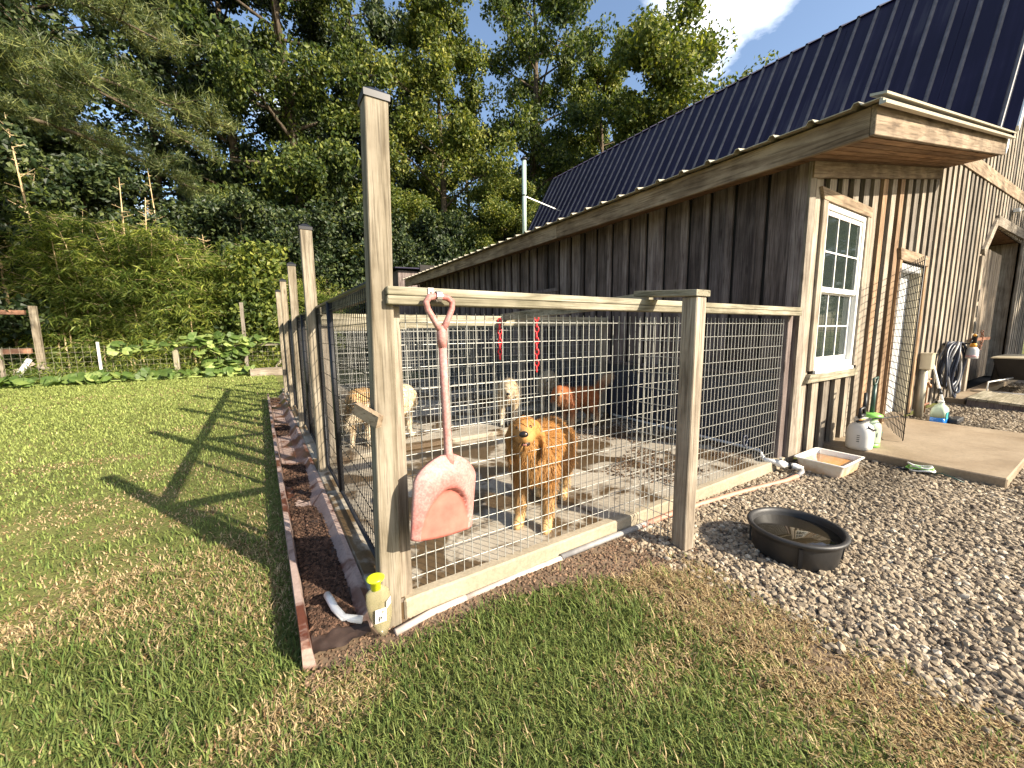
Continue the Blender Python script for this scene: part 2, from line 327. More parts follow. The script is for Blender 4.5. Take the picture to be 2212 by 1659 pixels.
M['vine'] = leafmat('pumpkin_leaf', (.11,.18,.045), (.27,.34,.12), trans=.35)
M['ivy'] = leafmat('creeper_leaf', (.085,.125,.025), (.235,.26,.06))
M['grass'] = colattr('grass_blade', .3, .6); M['fur'] = colattr('dog_fur', .12, .55, .35); M['coat'] = colattr('dog_coat', 0, .8, .05); M['stone'] = colattr('gravel_stone', 0, .85, .4)
def stone_i():
    m, nt, b = newmat('loose_stone'); a = nt.nodes.new('ShaderNodeAttribute'); a.attribute_type = 'INSTANCER'; a.attribute_name = 'Col'; nt.links.new(a.outputs['Color'], b.inputs['Base Color']); b.inputs['Roughness'].default_value = .9; b.inputs['Specular IOR Level'].default_value = .2; return m
M['stonei'] = stone_i()
M['water'] = glassy('dark_water', (.02,.016,.01), .01, .0)
M['amber'] = glassy('amber_water', (.38,.17,.025), .02, .0)
def bin_mat():
    m, nt, b = newmat('stained_bin_plastic'); L = nt.links; tc = nt.nodes.new('ShaderNodeTexCoord'); n = noise(nt, tc.outputs['Object'], 5, 6, .7)
    sx = nt.nodes.new('ShaderNodeSeparateXYZ'); L.new(tc.outputs['Object'], sx.inputs[0])
    ma = nt.nodes.new('ShaderNodeMath'); ma.operation = 'MULTIPLY_ADD'; ma.inputs[1].default_value = -3.2; L.new(sx.outputs[2], ma.inputs[0]); L.new(n.outputs[0], ma.inputs[2])
    r = ramp(nt, [(.12, (.76,.72,.66)), (.42, (.62,.42,.25))]); L.new(ma.outputs[0], r.inputs[0]); L.new(r.outputs[0], b.inputs['Base Color']); b.inputs['Roughness'].default_value = .4; return m
M['bin'] = bin_mat()
def text(name, s, size, loc, rot, mat, parent, depth=.001):
    cu = bpy.data.curves.new(name, 'FONT'); cu.body = s; cu.size = size; cu.extrude = depth; cu.align_x = 'CENTER'; cu.align_y = 'CENTER'
    t = bpy.data.objects.new('tmp', cu); COL.objects.link(t); dg = bpy.context.evaluated_depsgraph_get()
    me = bpy.data.meshes.new_from_object(t.evaluated_get(dg)); bpy.data.objects.remove(t); bpy.data.curves.remove(cu)
    me.materials.clear(); me.materials.append(mat)
    o = link(name, me, parent, loc); o.rotation_euler = rot; return o
# ================================================================ THE SETTING
def sheet(name, poly, z, mat, kind='structure'):
    me = bpy.data.meshes.new(name); me.from_pydata([(x, y, z) for x, y in poly], [], [tuple(range(len(poly)))]); me.materials.append(mat)
    o = link(name, me); return props(o, kind=kind)
def wob(poly, amp=.05, step=.16, s=1):
    out = []
    for (a, b), (c, d) in zip(poly, poly[1:]+poly[:1]):
        n = max(1, min(60, int(math.hypot(c-a, d-b)/step)))
        for i in range(n):
            t = i/n; x, y = a+(c-a)*t, b+(d-b)*t
            out.append((x+float(vnoise(x, y, 3, s)-.5)*2*amp, y+float(vnoise(x, y, 3, s+9)-.5)*2*amp))
    return out
sheet('lawn', [(-200, -120), (220, -120), (220, 260), (-200, 260)], 0, M['lawn'])
sheet('gravel_bed', wob([(2.05,1.78),(1.98,1.5),(2.1,.9),(2.16,.4),(2.2,0),(2.35,-.8),(2.5,-6),(24,-6),(24,1.86),(4.5,1.86)], .05), .004, M['gravelbase'])
sheet('bare_dirt', wob([(1.62,1.5),(1.75,1.1),(1.82,.6),(1.88,.1),(1.95,-.8),(2.45,-.8),(2.34,.1),(2.24,.6),(2.15,1.1),(2.2,1.55)], .07, .1, 4), .006, M['dirt'])
sheet('bare_dirt', wob([(.10,1.84),(.02,1.74),(.3,1.62),(.7,1.62),(1.2,1.62),(1.6,1.5),(2.2,1.25),(2.5,1.45),(2.5,1.82)], .05), .008, M['dirt'])
b = MB().box(.37, 4.5, 1.81, 11.2, -.05, .112); props(b.build('kennel_slab', M['kslab'], bevel=.012), kind='structure')
b = MB().box(5.42, 7.95, .47, 1.88, -.05, .10); props(b.build('door_pad', M['pad'], bevel=.01), kind='structure')
props(MB().box(.50, 4.46, 1.796, 1.87, -.05, .1145).build('kennel_kerb', M['kerb'], bevel=.01), kind='structure')
for y in (4.22, 6.4, 8.6):
    props(MB().box(.42, 4.44, y, y+.13, .1125, .17).build('kennel_kerb', M['kslab'], bevel=.012), kind='structure')
# ---------------------------------------------------------------- BARN
barn = thing('barn', 'weathered board barn with dark metal gambrel roof and a low side wing', 'barn', (4.52, 1.86, 0))
def zl(x): return 2.90+.184*(x-4.1)          # underside of the wing roof
def zm(x): return 4.0+1.73*(x-8.75)          # steep main roof
OPEN = [(4.90, 5.98, .98, 2.68), (7.33, 8.44, .0, 2.32)]
BD0, BD1 = 12.1, 16.7
def top_front(x):
    if x < 8.62: return zl(x)+.02
    return min(zm(x)-.05, 7.6)
def spans(x0, x1):
    zt0, zt1 = top_front(x0), top_front(x1); xc = (x0+x1)/2; iv = [(.07 if x0 < 8.6 else .10, None)]
    for a, c, z0, z1 in OPEN:
        if a-.02 < xc < c+.02: iv = ([(iv[0][0], z0)] if z0 > .1 else [])+[(z1, None)]
    if BD0 < xc < BD1:
        zc = 3.52
        if xc < 13.05: zc = 2.80+(xc-12.1)*.75
        iv = [(zc, None)]
    return iv, zt0, zt1
def strip(x0, x1, ya, yb, mat, name='board'):
    iv, zt0, zt1 = spans(x0, x1)
    for z0, z1 in iv:
        j = random.uniform(-.02, .02) if z0 < .2 else 0
        a0, a1 = (z1, z1) if z1 else (zt0, zt1)
        if BD0 < (x0+x1)/2 < 13.05 and not z1: z0b, z0c = 2.80+(x0-12.1)*.75, 2.80+(x1-12.1)*.75
        else: z0b = z0c = z0+j
        MB().hexa([(x0,ya,z0b),(x1,ya,z0c),(x1,yb,z0c),(x0,yb,z0b),(x0,ya,a0),(x1,ya,a1),(x1,yb,a1),(x0,yb,a0)]).build(name, mat, barn)
x = 4.66; i = 0
while x < 19.5:
    w = .155+random.uniform(-.012, .012)
    if 12.05 < x+w/2 < 12.30 and False: pass
    m = M['tan'] if (x > 6.2 and x < 8.5 and random.random() < .25) else M['greyZ']
    strip(x, x+w, 1.812-random.uniform(0, .006), 1.846, m)
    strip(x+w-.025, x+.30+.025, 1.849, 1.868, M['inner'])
    x += .30
    if x > 16.8: x += .0
# corner post boards of the wing
MB().box(4.485, 4.615, 1.79, 1.815, .06, zl(4.5)).build('corner_board', M['greyZ'], barn)
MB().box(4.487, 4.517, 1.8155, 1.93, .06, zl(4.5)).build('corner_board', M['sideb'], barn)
# side wall of the wing: wide boards with narrow battens, steel wainscot below
y = 1.93
while y < 12.7:
    w = random.uniform(.17, .25)
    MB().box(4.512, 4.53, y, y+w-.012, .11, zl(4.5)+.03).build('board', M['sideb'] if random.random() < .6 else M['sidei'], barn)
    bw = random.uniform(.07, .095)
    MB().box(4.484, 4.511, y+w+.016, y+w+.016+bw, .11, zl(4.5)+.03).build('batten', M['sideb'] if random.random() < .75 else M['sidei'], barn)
    y += w+.016+bw-.012
for k in range(11):
    MB().box(4.470, 4.487, 1.96+k*.96, 1.96+(k+1)*.96-.006, .112, .93).build('wainscot_panel', M['navy'], barn)
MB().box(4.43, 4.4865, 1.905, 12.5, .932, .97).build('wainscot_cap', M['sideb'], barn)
MB().box(4.534, 4.545, 1.94, 12.6, .11, zl(4.5)).build('backing', M['dark'], barn)
# small vent door in the side wall
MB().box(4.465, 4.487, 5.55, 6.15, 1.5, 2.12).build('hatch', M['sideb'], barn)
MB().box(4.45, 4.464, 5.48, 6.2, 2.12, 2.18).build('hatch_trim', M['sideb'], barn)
# closing walls and floor inside
MB().box(4.55, 20, 12.62, 12.7, .02, 3.6).build('rear_wall', M['dark'], barn)
MB().box(8.60, 8.68, 1.9, 12.6, .02, 3.9).build('inner_wall', M['dark'], barn)
MB().box(4.56, 8.59, 1.9, 12.6, .02, .05).build('floor', M['dark'], barn)
MB().box(8.7, 19.9, 1.90, 12.6, .02, .06).build('floor', M['dark'], barn)
MB().box(19.5, 19.6, 1.9, 12.6, .02, 7).build('far_wall', M['dark'], barn)
# header under the wing soffit
MB().hexa([(4.50,1.775,zl(4.5)-.15),(8.66,1.775,zl(8.66)-.15),(8.66,1.808,zl(8.66)-.15),(4.50,1.808,zl(4.5)-.15),(4.50,1.775,zl(4.5)-.004),(8.66,1.775,zl(8.66)-.004),(8.66,1.808,zl(8.66)-.004),(4.50,1.808,zl(4.5)-.004)]).build('header_board', M['fasciaS'], barn)
# soffit boards
for k in range(6):
    y0 = 1.30+k*.086
    MB().hexa([(4.14,y0,zl(4.14)),(8.86,y0,zl(8.86)),(8.86,y0+.076,zl(8.86)),(4.14,y0+.076,zl(4.14)),(4.14,y0,zl(4.14)+.02),(8.86,y0,zl(8.86)+.02),(8.86,y0+.076,zl(8.86)+.02),(4.14,y0+.076,zl(4.14)+.02)]).build('soffit_board', M['soffit'], barn)
MB().hexa([(4.14,1.82,zl(4.14)),(4.50,1.82,zl(4.5)),(4.50,12.8,zl(4.5)),(4.14,12.8,zl(4.14)),(4.14,1.82,zl(4.14)+.02),(4.5,1.82,zl(4.5)+.02),(4.5,12.8,zl(4.5)+.02),(4.14,12.8,zl(4.14)+.02)]).build('soffit_board', M['soffit'], barn)
# fascia
for y0, y1 in ((1.272, 5.1), (5.104, 9.0), (9.004, 12.82)):
    MB().box(4.10, 4.135, y0, y1, 2.885, 3.105).build('fascia_board', M['fasciaY'], barn, bevel=.004)
MB().hexa([(4.098,1.235,2.89),(8.86,1.235,zl(8.86)-.01),(8.86,1.27,zl(8.86)-.01),(4.098,1.27,2.89),(4.098,1.235,3.11),(8.86,1.235,zl(8.86)+.21),(8.86,1.27,zl(8.86)+.21),(4.098,1.27,3.11)]).build('fascia_board', M['fasciaS'], barn, bevel=.004)
MB().hexa([(8.87,1.225,zl(8.87)-.0),(9.0,1.225,zl(8.87)+.12),(9.0,1.262,zl(8.87)+.12),(8.87,1.262,zl(8.87)),(8.87,1.225,zl(8.87)+.26),(9.0,1.225,zl(8.87)+.30),(9.0,1.262,zl(8.87)+.30),(8.87,1.262,zl(8.87)+.26)]).build('flashing', M['white'], barn)
# wing roof sheets with ribs running down the slope
def zr(x): return 3.125+.184*(x-4.1)
def ribbed(b, P, U, Vv, n, width, ribs, rh):
    """sheet at P, spanning `width` along U and along Vv; trapezoid ribs stand out along n"""
    P, U, Vv, n = map(Vector, (P, U, Vv, n)); prof = [(0, 0)]
    pitch = width/ribs
    for k in range(ribs):
        c = pitch*(k+.5); prof += [(c-.032, 0), (c-.014, rh), (c+.014, rh), (c+.032, 0)]
    prof.append((width, 0)); a = [P+U*u+n*h for u, h in prof]; q = len(a)
    vs = a+[p+Vv for p in a]+[p-n*.006 for p in a]+[p+Vv-n*.006 for p in a]
    fs = []
    for i in range(q-1): fs += [(i, i+1, q+i+1, q+i), (2*q+i, 3*q+i, 3*q+i+1, 2*q+i+1), (i, 2*q+i, 2*q+i+1, i+1), (q+i, q+i+1, 3*q+i+1, 3*q+i)]
    fs += [(0, q, 3*q, 2*q), (q-1, 3*q-1, 4*q-1, 2*q-1)]
    return b.add(vs, fs)
def rib_mat(o, ribs, mat):
    o.data.materials.append(mat)
    for k in range(ribs):
        for i in (4*k+1, 4*k+2, 4*k+3): o.data.polygons[4*i].material_index = 1
for k in range(13):
    ribbed(MB(), (4.0, 1.19+k*.90, zr(4.0)), (0,1,0), (4.92,0,4.92*.184), (-.18,0,.98), .896, 3, .028).build('roof_panel', M['galv'], barn)
b = MB()
for dz, y0 in ((0, 1.16), (.02, 1.178)): b.hexa([(4.0,y0,zr(4.0)-.05+dz),(8.9,y0,zr(8.9)-.05+dz),(8.9,1.20,zr(8.9)-.05+dz),(4.0,1.20,zr(4.0)-.05+dz),(4.0,y0,zr(4.0)-.03+dz),(8.9,y0,zr(8.9)-.03+dz),(8.9,1.20,zr(8.9)-.03+dz),(4.0,1.20,zr(4.0)-.03+dz)])
b.hexa([(4.0,1.16,zr(4.0)+.012),(8.9,1.16,zr(8.9)+.012),(8.9,1.26,zr(8.9)+.034),(4.0,1.26,zr(4.0)+.034),(4.0,1.16,zr(4.0)+.03),(8.9,1.16,zr(8.9)+.03),(8.9,1.26,zr(8.9)+.052),(4.0,1.26,zr(4.0)+.052)])
b.build('rake_trim', M['galv'], barn)
# main steep roof
nrm = Vector((-.866, 0, .5))
for k in range(14):
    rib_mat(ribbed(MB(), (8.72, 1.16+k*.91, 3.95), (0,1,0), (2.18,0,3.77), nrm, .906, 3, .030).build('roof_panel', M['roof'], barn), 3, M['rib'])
for k in range(14):
    ribbed(MB(), (10.86, 1.16+k*.91, 7.72), (0,1,0), (3.9,0,2.1), (-.47,0,.88), .906, 3, .03).build('roof_panel', M['roof'], barn)
MB().hexa([(14.76,1.16,9.82),(18.7,1.16,7.72),(18.7,13.9,7.72),(14.76,13.9,9.82),(14.76,1.16,9.86),(18.7,1.16,7.76),(18.7,13.9,7.76),(14.76,13.9,9.86)]).build('roof_slope', M['roof'], barn)
MB().hexa([(18.65,1.16,7.7),(20.8,1.16,3.95),(20.8,13.9,3.95),(18.65,13.9,7.7),(18.7,1.16,7.76),(20.85,1.16,3.97),(20.85,13.9,3.97),(18.7,13.9,7.76)]).build('roof_slope', M['roof'], barn)
MB().prism([(8.8,13.8,.02),(20.7,13.8,.02),(20.7,13.8,4),(18.6,13.8,7.6),(14.76,13.8,9.75),(10.9,13.8,7.6),(8.8,13.8,4)], (0,.08,0)).build('gable_wall', M['sidei'], barn)
MB().prism([(8.72,1.87,3.9),(19.5,1.87,3.9),(19.5,1.87,5.9),(18.5,1.87,7.6),(14.76,1.87,9.7),(10.85,1.87,7.6)], (0,.03,0)).build('gable_wall', M['dark'], barn)
MB().beam((8.86,1.165,4.07), (11.02,1.165,7.80), .05, .10, (-.866,0,.5)).build('rake_board', M['white'], barn)
MB().beam((8.98,1.20,4.12), (11.1,1.20,7.78), .03, .16, (-.866,0,.5)).build('rake_board', M['greyZ'], barn)
# tilted band board on the main front
MB().hexa([(8.95,1.785,3.985),(16.9,1.785,4.40),(16.9,1.808,4.40),(8.95,1.808,3.985),(8.95,1.785,4.235),(16.9,1.785,4.65),(16.9,1.808,4.65),(8.95,1.808,4.235)]).build('band_board', M['fasciaX'], barn)
# ---- window of the wing
win = MB().box(4.90,4.955,1.80,1.89,.98,2.68).box(5.925,5.98,1.80,1.89,.98,2.68).box(4.955,5.925,1.80,1.89,2.62,2.68).box(4.955,5.925,1.80,1.89,.98,1.05).build('window', M['white'], barn, bevel=.004)
def sash(z0, z1, y0, cols=3, rows=2):
    xa, xb = 4.957, 5.923; b = MB()
    b.box(xa, xa+.04, y0, y0+.03, z0, z1).box(xb-.04, xb, y0, y0+.03, z0, z1).box(xa+.04, xb-.04, y0, y0+.03, z0, z0+.055).box(xa+.04, xb-.04, y0, y0+.03, z1-.045, z1)
    b.build('sash', M['white'], win, bevel=.003)
    gx0, gx1, gz0, gz1 = xa+.04, xb-.04, z0+.055, z1-.045
    for c in range(1, cols): MB().box(gx0+(gx1-gx0)*c/cols-.008, gx0+(gx1-gx0)*c/cols+.008, y0+.004, y0+.0115, gz0, gz1).build('muntin', M['white'], win)
    for r in range(1, rows): MB().box(gx0, gx1, y0+.0015, y0+.0038, gz0+(gz1-gz0)*r/rows-.008, gz0+(gz1-gz0)*r/rows+.008).build('muntin', M['white'], win)
    for c in range(cols):
        for r in range(rows):
            MB().box(gx0+(gx1-gx0)*c/cols+.001, gx0+(gx1-gx0)*(c+1)/cols-.001, y0+.013, y0+.018, gz0+(gz1-gz0)*r/rows+.001, gz0+(gz1-gz0)*(r+1)/rows-.001).build('pane', M['glass'], win)
sash(1.80, 2.615, 1.815); sash(1.055, 1.83, 1.848)
MB().box(4.92, 5.96, 1.775, 1.80, .945, .979).build('sill', M['white'], win)
b = MB(); 
vs = []; 
for i in range(41):
    for z in (1.0, 2.66): vs.append((4.93+i*.0255, 2.02+.03*math.sin(i*1.3), z))
b.add(vs, [(2*i, 2*i+2, 2*i+3, 2*i+1) for i in range(40)]); b.build('curtain', M['curtain'], win)
MB().box(4.79, 4.899, 1.783, 1.81, .98, 2.68).build('window_trim', M['greyZ'], barn, bevel=.003)
MB().box(5.981, 6.07, 1.783, 1.81, .98, 2.68).build('window_trim', M['greyZ'], barn, bevel=.003)
MB().hexa([(4.79,1.78,2.682),(6.07,1.78,2.682),(6.07,1.81,2.682),(4.79,1.81,2.682),(4.72,1.78,2.79),(6.10,1.78,2.79),(6.10,1.81,2.79),(4.72,1.81,2.79)]).build('window_trim', M['fasciaX'], barn)
MB().hexa([(4.72,1.765,.86),(6.11,1.765,.86),(6.11,1.81,.86),(4.72,1.81,.86),(4.79,1.765,.943),(6.07,1.765,.943),(6.07,1.81,.943),(4.79,1.81,.943)]).build('window_trim', M['railX'], barn)
# ---- white door
door = MB().box(7.42, 8.33, 1.93, 1.975, .12, 2.21).build('door', M['doorw'], barn, bevel=.003)
MB().tube([(8.24,1.93,1.07),(8.24,1.89,1.07),(8.22,1.87,1.07),(8.11,1.865,1.075)], .011).build('handle', M['black'], door)
MB().lathe((0,0,0), [(.032,0),(.032,.02),(.02,.03)], 14).build('deadbolt', M['black'], door)
db = door.children[-1]; db.rotation_euler = (R(90),0,0); db.location = Vector((8.24,1.93,1.24))-OFF[barn.name]
for z in (.4, 1.75): MB().box(7.40, 7.44, 1.915, 1.929, z, z+.10).build('hinge', M['black'], door)
MB().box(7.33, 7.418, 1.815, 1.98, .08, 2.30).build('door_jamb', M['doorw'], barn)
MB().box(8.335, 8.44, 1.815, 1.98, .08, 2.30).build('door_jamb', M['greybox'], barn)
MB().box(7.418, 8.335, 1.815, 1.98, 2.215, 2.30).build('door_jamb', M['doorw'], barn)
MB().box(7.42, 8.33, 1.80, 2.0, .06, .118).build('threshold', M['pad'], barn)
MB().hexa([(7.24,1.77,2.32),(8.52,1.77,2.32),(8.52,1.81,2.32),(7.24,1.81,2.32),(7.17,1.77,2.46),(8.52,1.77,2.46),(8.52,1.81,2.46),(7.17,1.81,2.46)]).build('door_header', M['fasciaX'], barn)
MB().box(7.235, 7.329, 1.778, 1.81, .10, 2.319).build('door_trim', M['tan'], barn); MB().box(8.441, 8.53, 1.778, 1.81, .10, 2.319).build('door_trim', M['tan'], barn)
# ---- big barn door with clipped corners
def trim(p, q, w, name='barn_door_trim', y0=1.765):
    d = Vector((q[0]-p[0], 0, q[1]-p[1])).normalized(); n = Vector((-d.z, 0, d.x))*w
    a, c = Vector((p[0], y0, p[1])), Vector((q[0], y0, q[1])); t = Vector((0,.045,0))
    MB().hexa([a, c, c+t, a+t, a+n, c+n, c+n+t, a+n+t]).build(name, M['greyX'] if abs(d.x) > .5 else M['greyZ'], barn)
jt = MB().box(12.0, 12.2, 1.765, 1.81, -.02, 2.80).build('barn_door_trim', M['greyZ'], barn)
trim((12.2,2.80), (13.06,3.50), .17); trim((13.06,3.50), (16.5,3.60), .20); MB().box(16.5, 16.68, 1.765, 1.81, 0, 3.60).build('barn_door_trim', M['greyZ'], barn)
for i, ch in enumerate('110'): text('house_number', ch, .34, (12.09, 1.752, 2.02-i*.31), (R(90),0,0), M['ink'], jt, .006)
lf = MB().box(12.2, 12.45, 2.06, 2.10, .14, 2.95).build('barn_door', M['barnleaf'], barn)
x = 12.452
while x < 16.1:
    w = random.uniform(.17, .24); MB().box(x, x+w-.008, 2.062-random.uniform(0,.008), 2.10, .14, 3.22).build('plank', M['barnleaf'], lf); x += w
MB().box(12.15, 16.6, 1.87, 2.5, 3.56, 3.60).build('door_lintel', M['soffit'], barn); MB().box(16.62, 16.66, 1.87, 2.6, .1, 3.55).build('door_lintel', M['barnleaf'], barn)
MB().box(12.16, 12.19, 1.87, 2.06, .1, 2.9).build('door_lintel', M['barnleaf'], barn)
MB().box(11.9, 13.75, 1.742, 1.763, 1.14, 1.20).build('latch_bar', M['rust'], lf)
def chain(b, p0, p1, L, r, wid):
    p0, p1 = Vector(p0), Vector(p1); n = max(1, int((p1-p0).length/L)); d = (p1-p0).normalized(); a = d.orthogonal().normalized(); c = d.cross(a)
    for i in range(n):
        o = p0+d*L*(i+.5); e = a if i % 2 else c
        pts = [o+d*(math.cos(t)*L*.62)+e*(math.sin(t)*wid) for t in [2*math.pi*k/10 for k in range(11)]]; b.tube(pts, r, 5, caps=False)
    return b
b = MB(); chain(b, (12.78,1.74,1.34), (12.9,1.74,1.14), .05, .008, .022); chain(b, (12.9,1.74,1.14), (12.72,1.74,.92), .05, .008, .022); b.build('latch_chain', M['rust'], lf)
MB().box(10.75, 16.8, 1.55, 1.80, -.02, .12).build('doorstep', M['pad'], barn, bevel=.01)
# security lamp under the band board
b = MB().box(14.6,14.78,1.70,1.785,3.98,4.06); b.lathe((14.7,1.55,3.98), [(.05,.10),(.11,.06),(.13,0),(.12,-.01)], 14); b.build('lamp_body', M['white'], props(thing('security_lamp', 'small white lamp fixed below the slanting band board of the barn', 'lamp', (14.7,1.79,4.0))))
# ---- stove pipe behind the wing
sp = thing('stove_pipe', 'tall pale green flue pipe rising behind the low wing of the barn', 'flue pipe', (8.0, 11.7, 3.9))
MB().tube([(8.0,11.7,3.9),(8.0,11.7,7.15)], .075, 14).build('pipe', M['pipegreen'], sp); MB().tube([(8,11.7,6.0),(8,11.7,6.04)], .085, 14).build('band', M['black'], sp)
MB().lathe((8,11.7,7.15), [(.10,0),(.13,.04),(.05,.10)], 14).build('cap', M['black'], sp); MB().beam((8.05,11.7,6.0),(9.6,11.7,5.75),.03,.03).build('brace', M['steel'], sp)
# ---- grey shed beyond the wing
sh = thing('garden_shed', 'low grey plank shed peeping over the far eave of the wing', 'shed', (5.4, 14.6, 0))
for k in range(10): MB().box(4.3+k*.24, 4.3+k*.24+.23, 14.2, 14.24, .02, 3.62).build('board', M['sideb'], sh)
MB().box(4.3, 4.34, 14.24, 16.4, .02, 3.62).build('wall', M['sideb'], sh); MB().hexa([(4.15,14.0,3.66),(7,14.0,3.74),(7,16.5,3.9),(4.15,16.5,3.82),(4.15,14.0,3.70),(7,14.0,3.78),(7,16.5,3.94),(4.15,16.5,3.86)]).build('roof', M['roof'], sh)
MB().box(6.6, 6.66, 14.24, 16.4, .02, 3.6).build('wall', M['sideb'], sh)
# ================================================================ KENNEL
def wires(b, P, U, L, z0, z1, du=.053, dz=.107, r=.0028, zr0=None, jit=.0):
    P, U = Vector(P), Vector(U).normalized(); N = Vector((-U.y, U.x, 0))
    n = int(L/du); m = int((z1-z0)/dz)
    for i in range(n+1):
        j = random.uniform(-jit, jit); k = random.uniform(-jit, jit)
        b.tube([P+U*(i*du+j)+Vector((0,0,z0-random.uniform(0,.02))), P+U*(i*du+k)+Vector((0,0,z1+.045))], r, 4, caps=False)
    for i in range(m+1):
        pts = [P+U*(L*t/6)+N*(r*1.8)+Vector((0,0,z1-i*dz+random.uniform(-jit,jit)*.6)) for t in range(7)]
        b.tube(pts, r, 4, caps=False)
    return b
front = thing('kennel_front_fence', 'front of the dog run: pale double rail over galvanised wire mesh', 'fence', (2.3, 1.84, .1))
MB().box(.478, 4.42, 1.745, 1.829, 1.545, 1.5825).build('rail', M['railX'], front, bevel=.004)
MB().box(.480, 4.42, 1.747, 1.83, 1.5845, 1.622).build('rail', M['railX'], front, bevel=.004)
MB().box(.482, .555, 1.832, 1.90, .05, 1.544).build('post', M['greyZ'], front, bevel=.004)
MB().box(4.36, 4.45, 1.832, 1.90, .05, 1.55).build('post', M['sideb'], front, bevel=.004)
wires(MB(), (.53, 1.845, 0), (1,0,0), 3.78, .13, 1.47, r=.0025, jit=.0025).build('wire_panel', M['wire'], front)
MB().box(2.19, 2.29, 1.41, 1.51, -.1, 1.615).build('post', M['greyZ'], front, bevel=.005)
MB().hexa([(2.17,1.40,1.617),(2.31,1.40,1.617),(2.28,1.84,1.645),(2.14,1.84,1.645),(2.17,1.40,1.655),(2.31,1.40,1.655),(2.28,1.84,1.683),(2.14,1.84,1.683)]).build('cap_board', M['railY'], front, bevel=.003)
wires(MB(), (2.2, 1.83, 0), (.04,-.32,0), .33, .02, 1.46, jit=.004).build('wire_panel', M['wire'], front)
MB().hexa([(2.30,1.84,1.60),(2.345,1.84,1.60),(2.66,4.38,1.56),(2.615,4.38,1.56),(2.30,1.84,1.685),(2.345,1.84,1.685),(2.66,4.38,1.645),(2.615,4.38,1.645)]).build('tie_beam', M['railY'], front)
# wooden turn latch on the tall post belongs to the side fence
side = thing('kennel_side_fence', 'long side of the dog run: tall capped posts and black mesh panels', 'fence', (.43, 6, .1))
PY = [1.83, 4.1, 6.3, 8.2, 10.2]
for i, y in enumerate(PY):
    lean = .058 if i == 0 else random.uniform(-.02, .03); w = .048; zt = 2.40 if i == 0 else 2.36
    xo = .428 if i == 0 else .43
    zb = -.1
    p = MB().hexa([(xo-w,y-w,zb),(xo+w,y-w,zb),(xo+w,y+w,zb),(xo-w,y+w,zb),(xo-w+lean,y-w,zt),(xo+w+lean,y-w,zt),(xo+w+lean,y+w,zt),(xo-w+lean,y+w,zt)]).build('post', M['pineZ'], side, bevel=.004)
    c = MB(); c.lathe((xo+lean, y, zt+.001), [(.076,-.022),(.077,.004),(.02,.035)], 4, pw=2.0, smooth=False)
    cc = c.build('post_cap', M['black'], p)
    cc.data.transform(Matrix.Translation(Vector((xo+lean,y,0))-OFF[side.name]) @ Matrix.Rotation(R(45),4,'Z') @ Matrix.Translation(OFF[side.name]-Vector((xo+lean,y,0))))
MB().beam((.345,1.86,1.085), (.415,1.735,1.035), .03, .055).build('turn_latch', M['fasciaY'], side)
for a, c in zip(PY[:-1], PY[1:]):
    y0, y1 = a+.06, c-.06; X = .465
    f = MB()
    f.tube([(X,y0,.16),(X,y1,.16),(X,y1,1.66),(X,y0,1.66),(X,y0,.16)], .015, 6); ym = y0+(y1-y0)*.66
    f.tube([(X,ym,.16),(X,ym,1.66)], .022, 6); f.tube([(X,ym+.05,.16),(X,ym+.05,1.62)], .014, 6)
    fr = f.build('mesh_gate', M['black'], side)
    wires(MB(), (X, y0, 0), (0,1,0), y1-y0, .17, 1.6, du=.053, dz=.13, r=.0026, jit=.002).build('wire_mesh', M['black'], fr)
    MB().box(X+.035, X+.075, a+.05, c-.05, 1.60, 1.69).build('rail', M['railY'], side)
    MB().tube([(X-.03,y1+.02,1.28),(X-.06,y1+.05,1.25),(X-.05,y1+.08,1.17)], .009, 6).build('gate_latch', M['black'], side)
# dividing fences
def divider(y, lab):
    d = thing('kennel_divider_fence', lab, 'fence', (2.4, y, .17), 'dividing fences across the dog run')
    MB().box(.52, 4.43, y, y+.04, 1.50, 1.557).build('rail', M['railX'], d); MB().box(.52, 4.43, y+.004, y+.036, 1.56, 1.617).build('rail', M['railX'], d)
    for x in (.52, 4.36): MB().box(x, x+.08, y+.042, y+.12, .17, 1.6).build('post', M['greyZ'], d)
    wires(MB(), (.6, y+.045, 0), (1,0,0), 3.75, .20, 1.44, r=.0023, jit=.002).build('wire_panel', M['wire'], d)
divider(4.27, 'nearest mesh divider, just behind the red chains in the dog run')
divider(6.45, 'second mesh divider of the dog run, behind the cream dogs')
divider(8.65, 'third mesh divider of the dog run, near its far end')
divider(11.0, 'far end mesh of the dog run, last of its cross fences')
# red chains hanging from the tie beam
for p, L, lab in (((2.58,3.55,1.60), .68, 'longer red plastic chain hanging from the beam over the dog run'), ((2.52,4.24,1.58), .50, 'shorter red plastic chain hanging beside the first divider')):
    o = chain(MB(), p, (p[0], p[1], p[2]-L), .062, .0085, .023).build('red_chain', M['red']); props(o, lab, 'chain', 'red chains in the dog run')
# carabiner ring
o = MB().tube([(3.71+.035*math.cos(t), 1.838, .40+.05*math.sin(t)) for t in [2*math.pi*k/16 for k in range(17)]], .007, 6).build('carabiner', M['hose']); props(o, 'small dark blue carabiner ring clipped to the wire near the barn', 'carabiner')
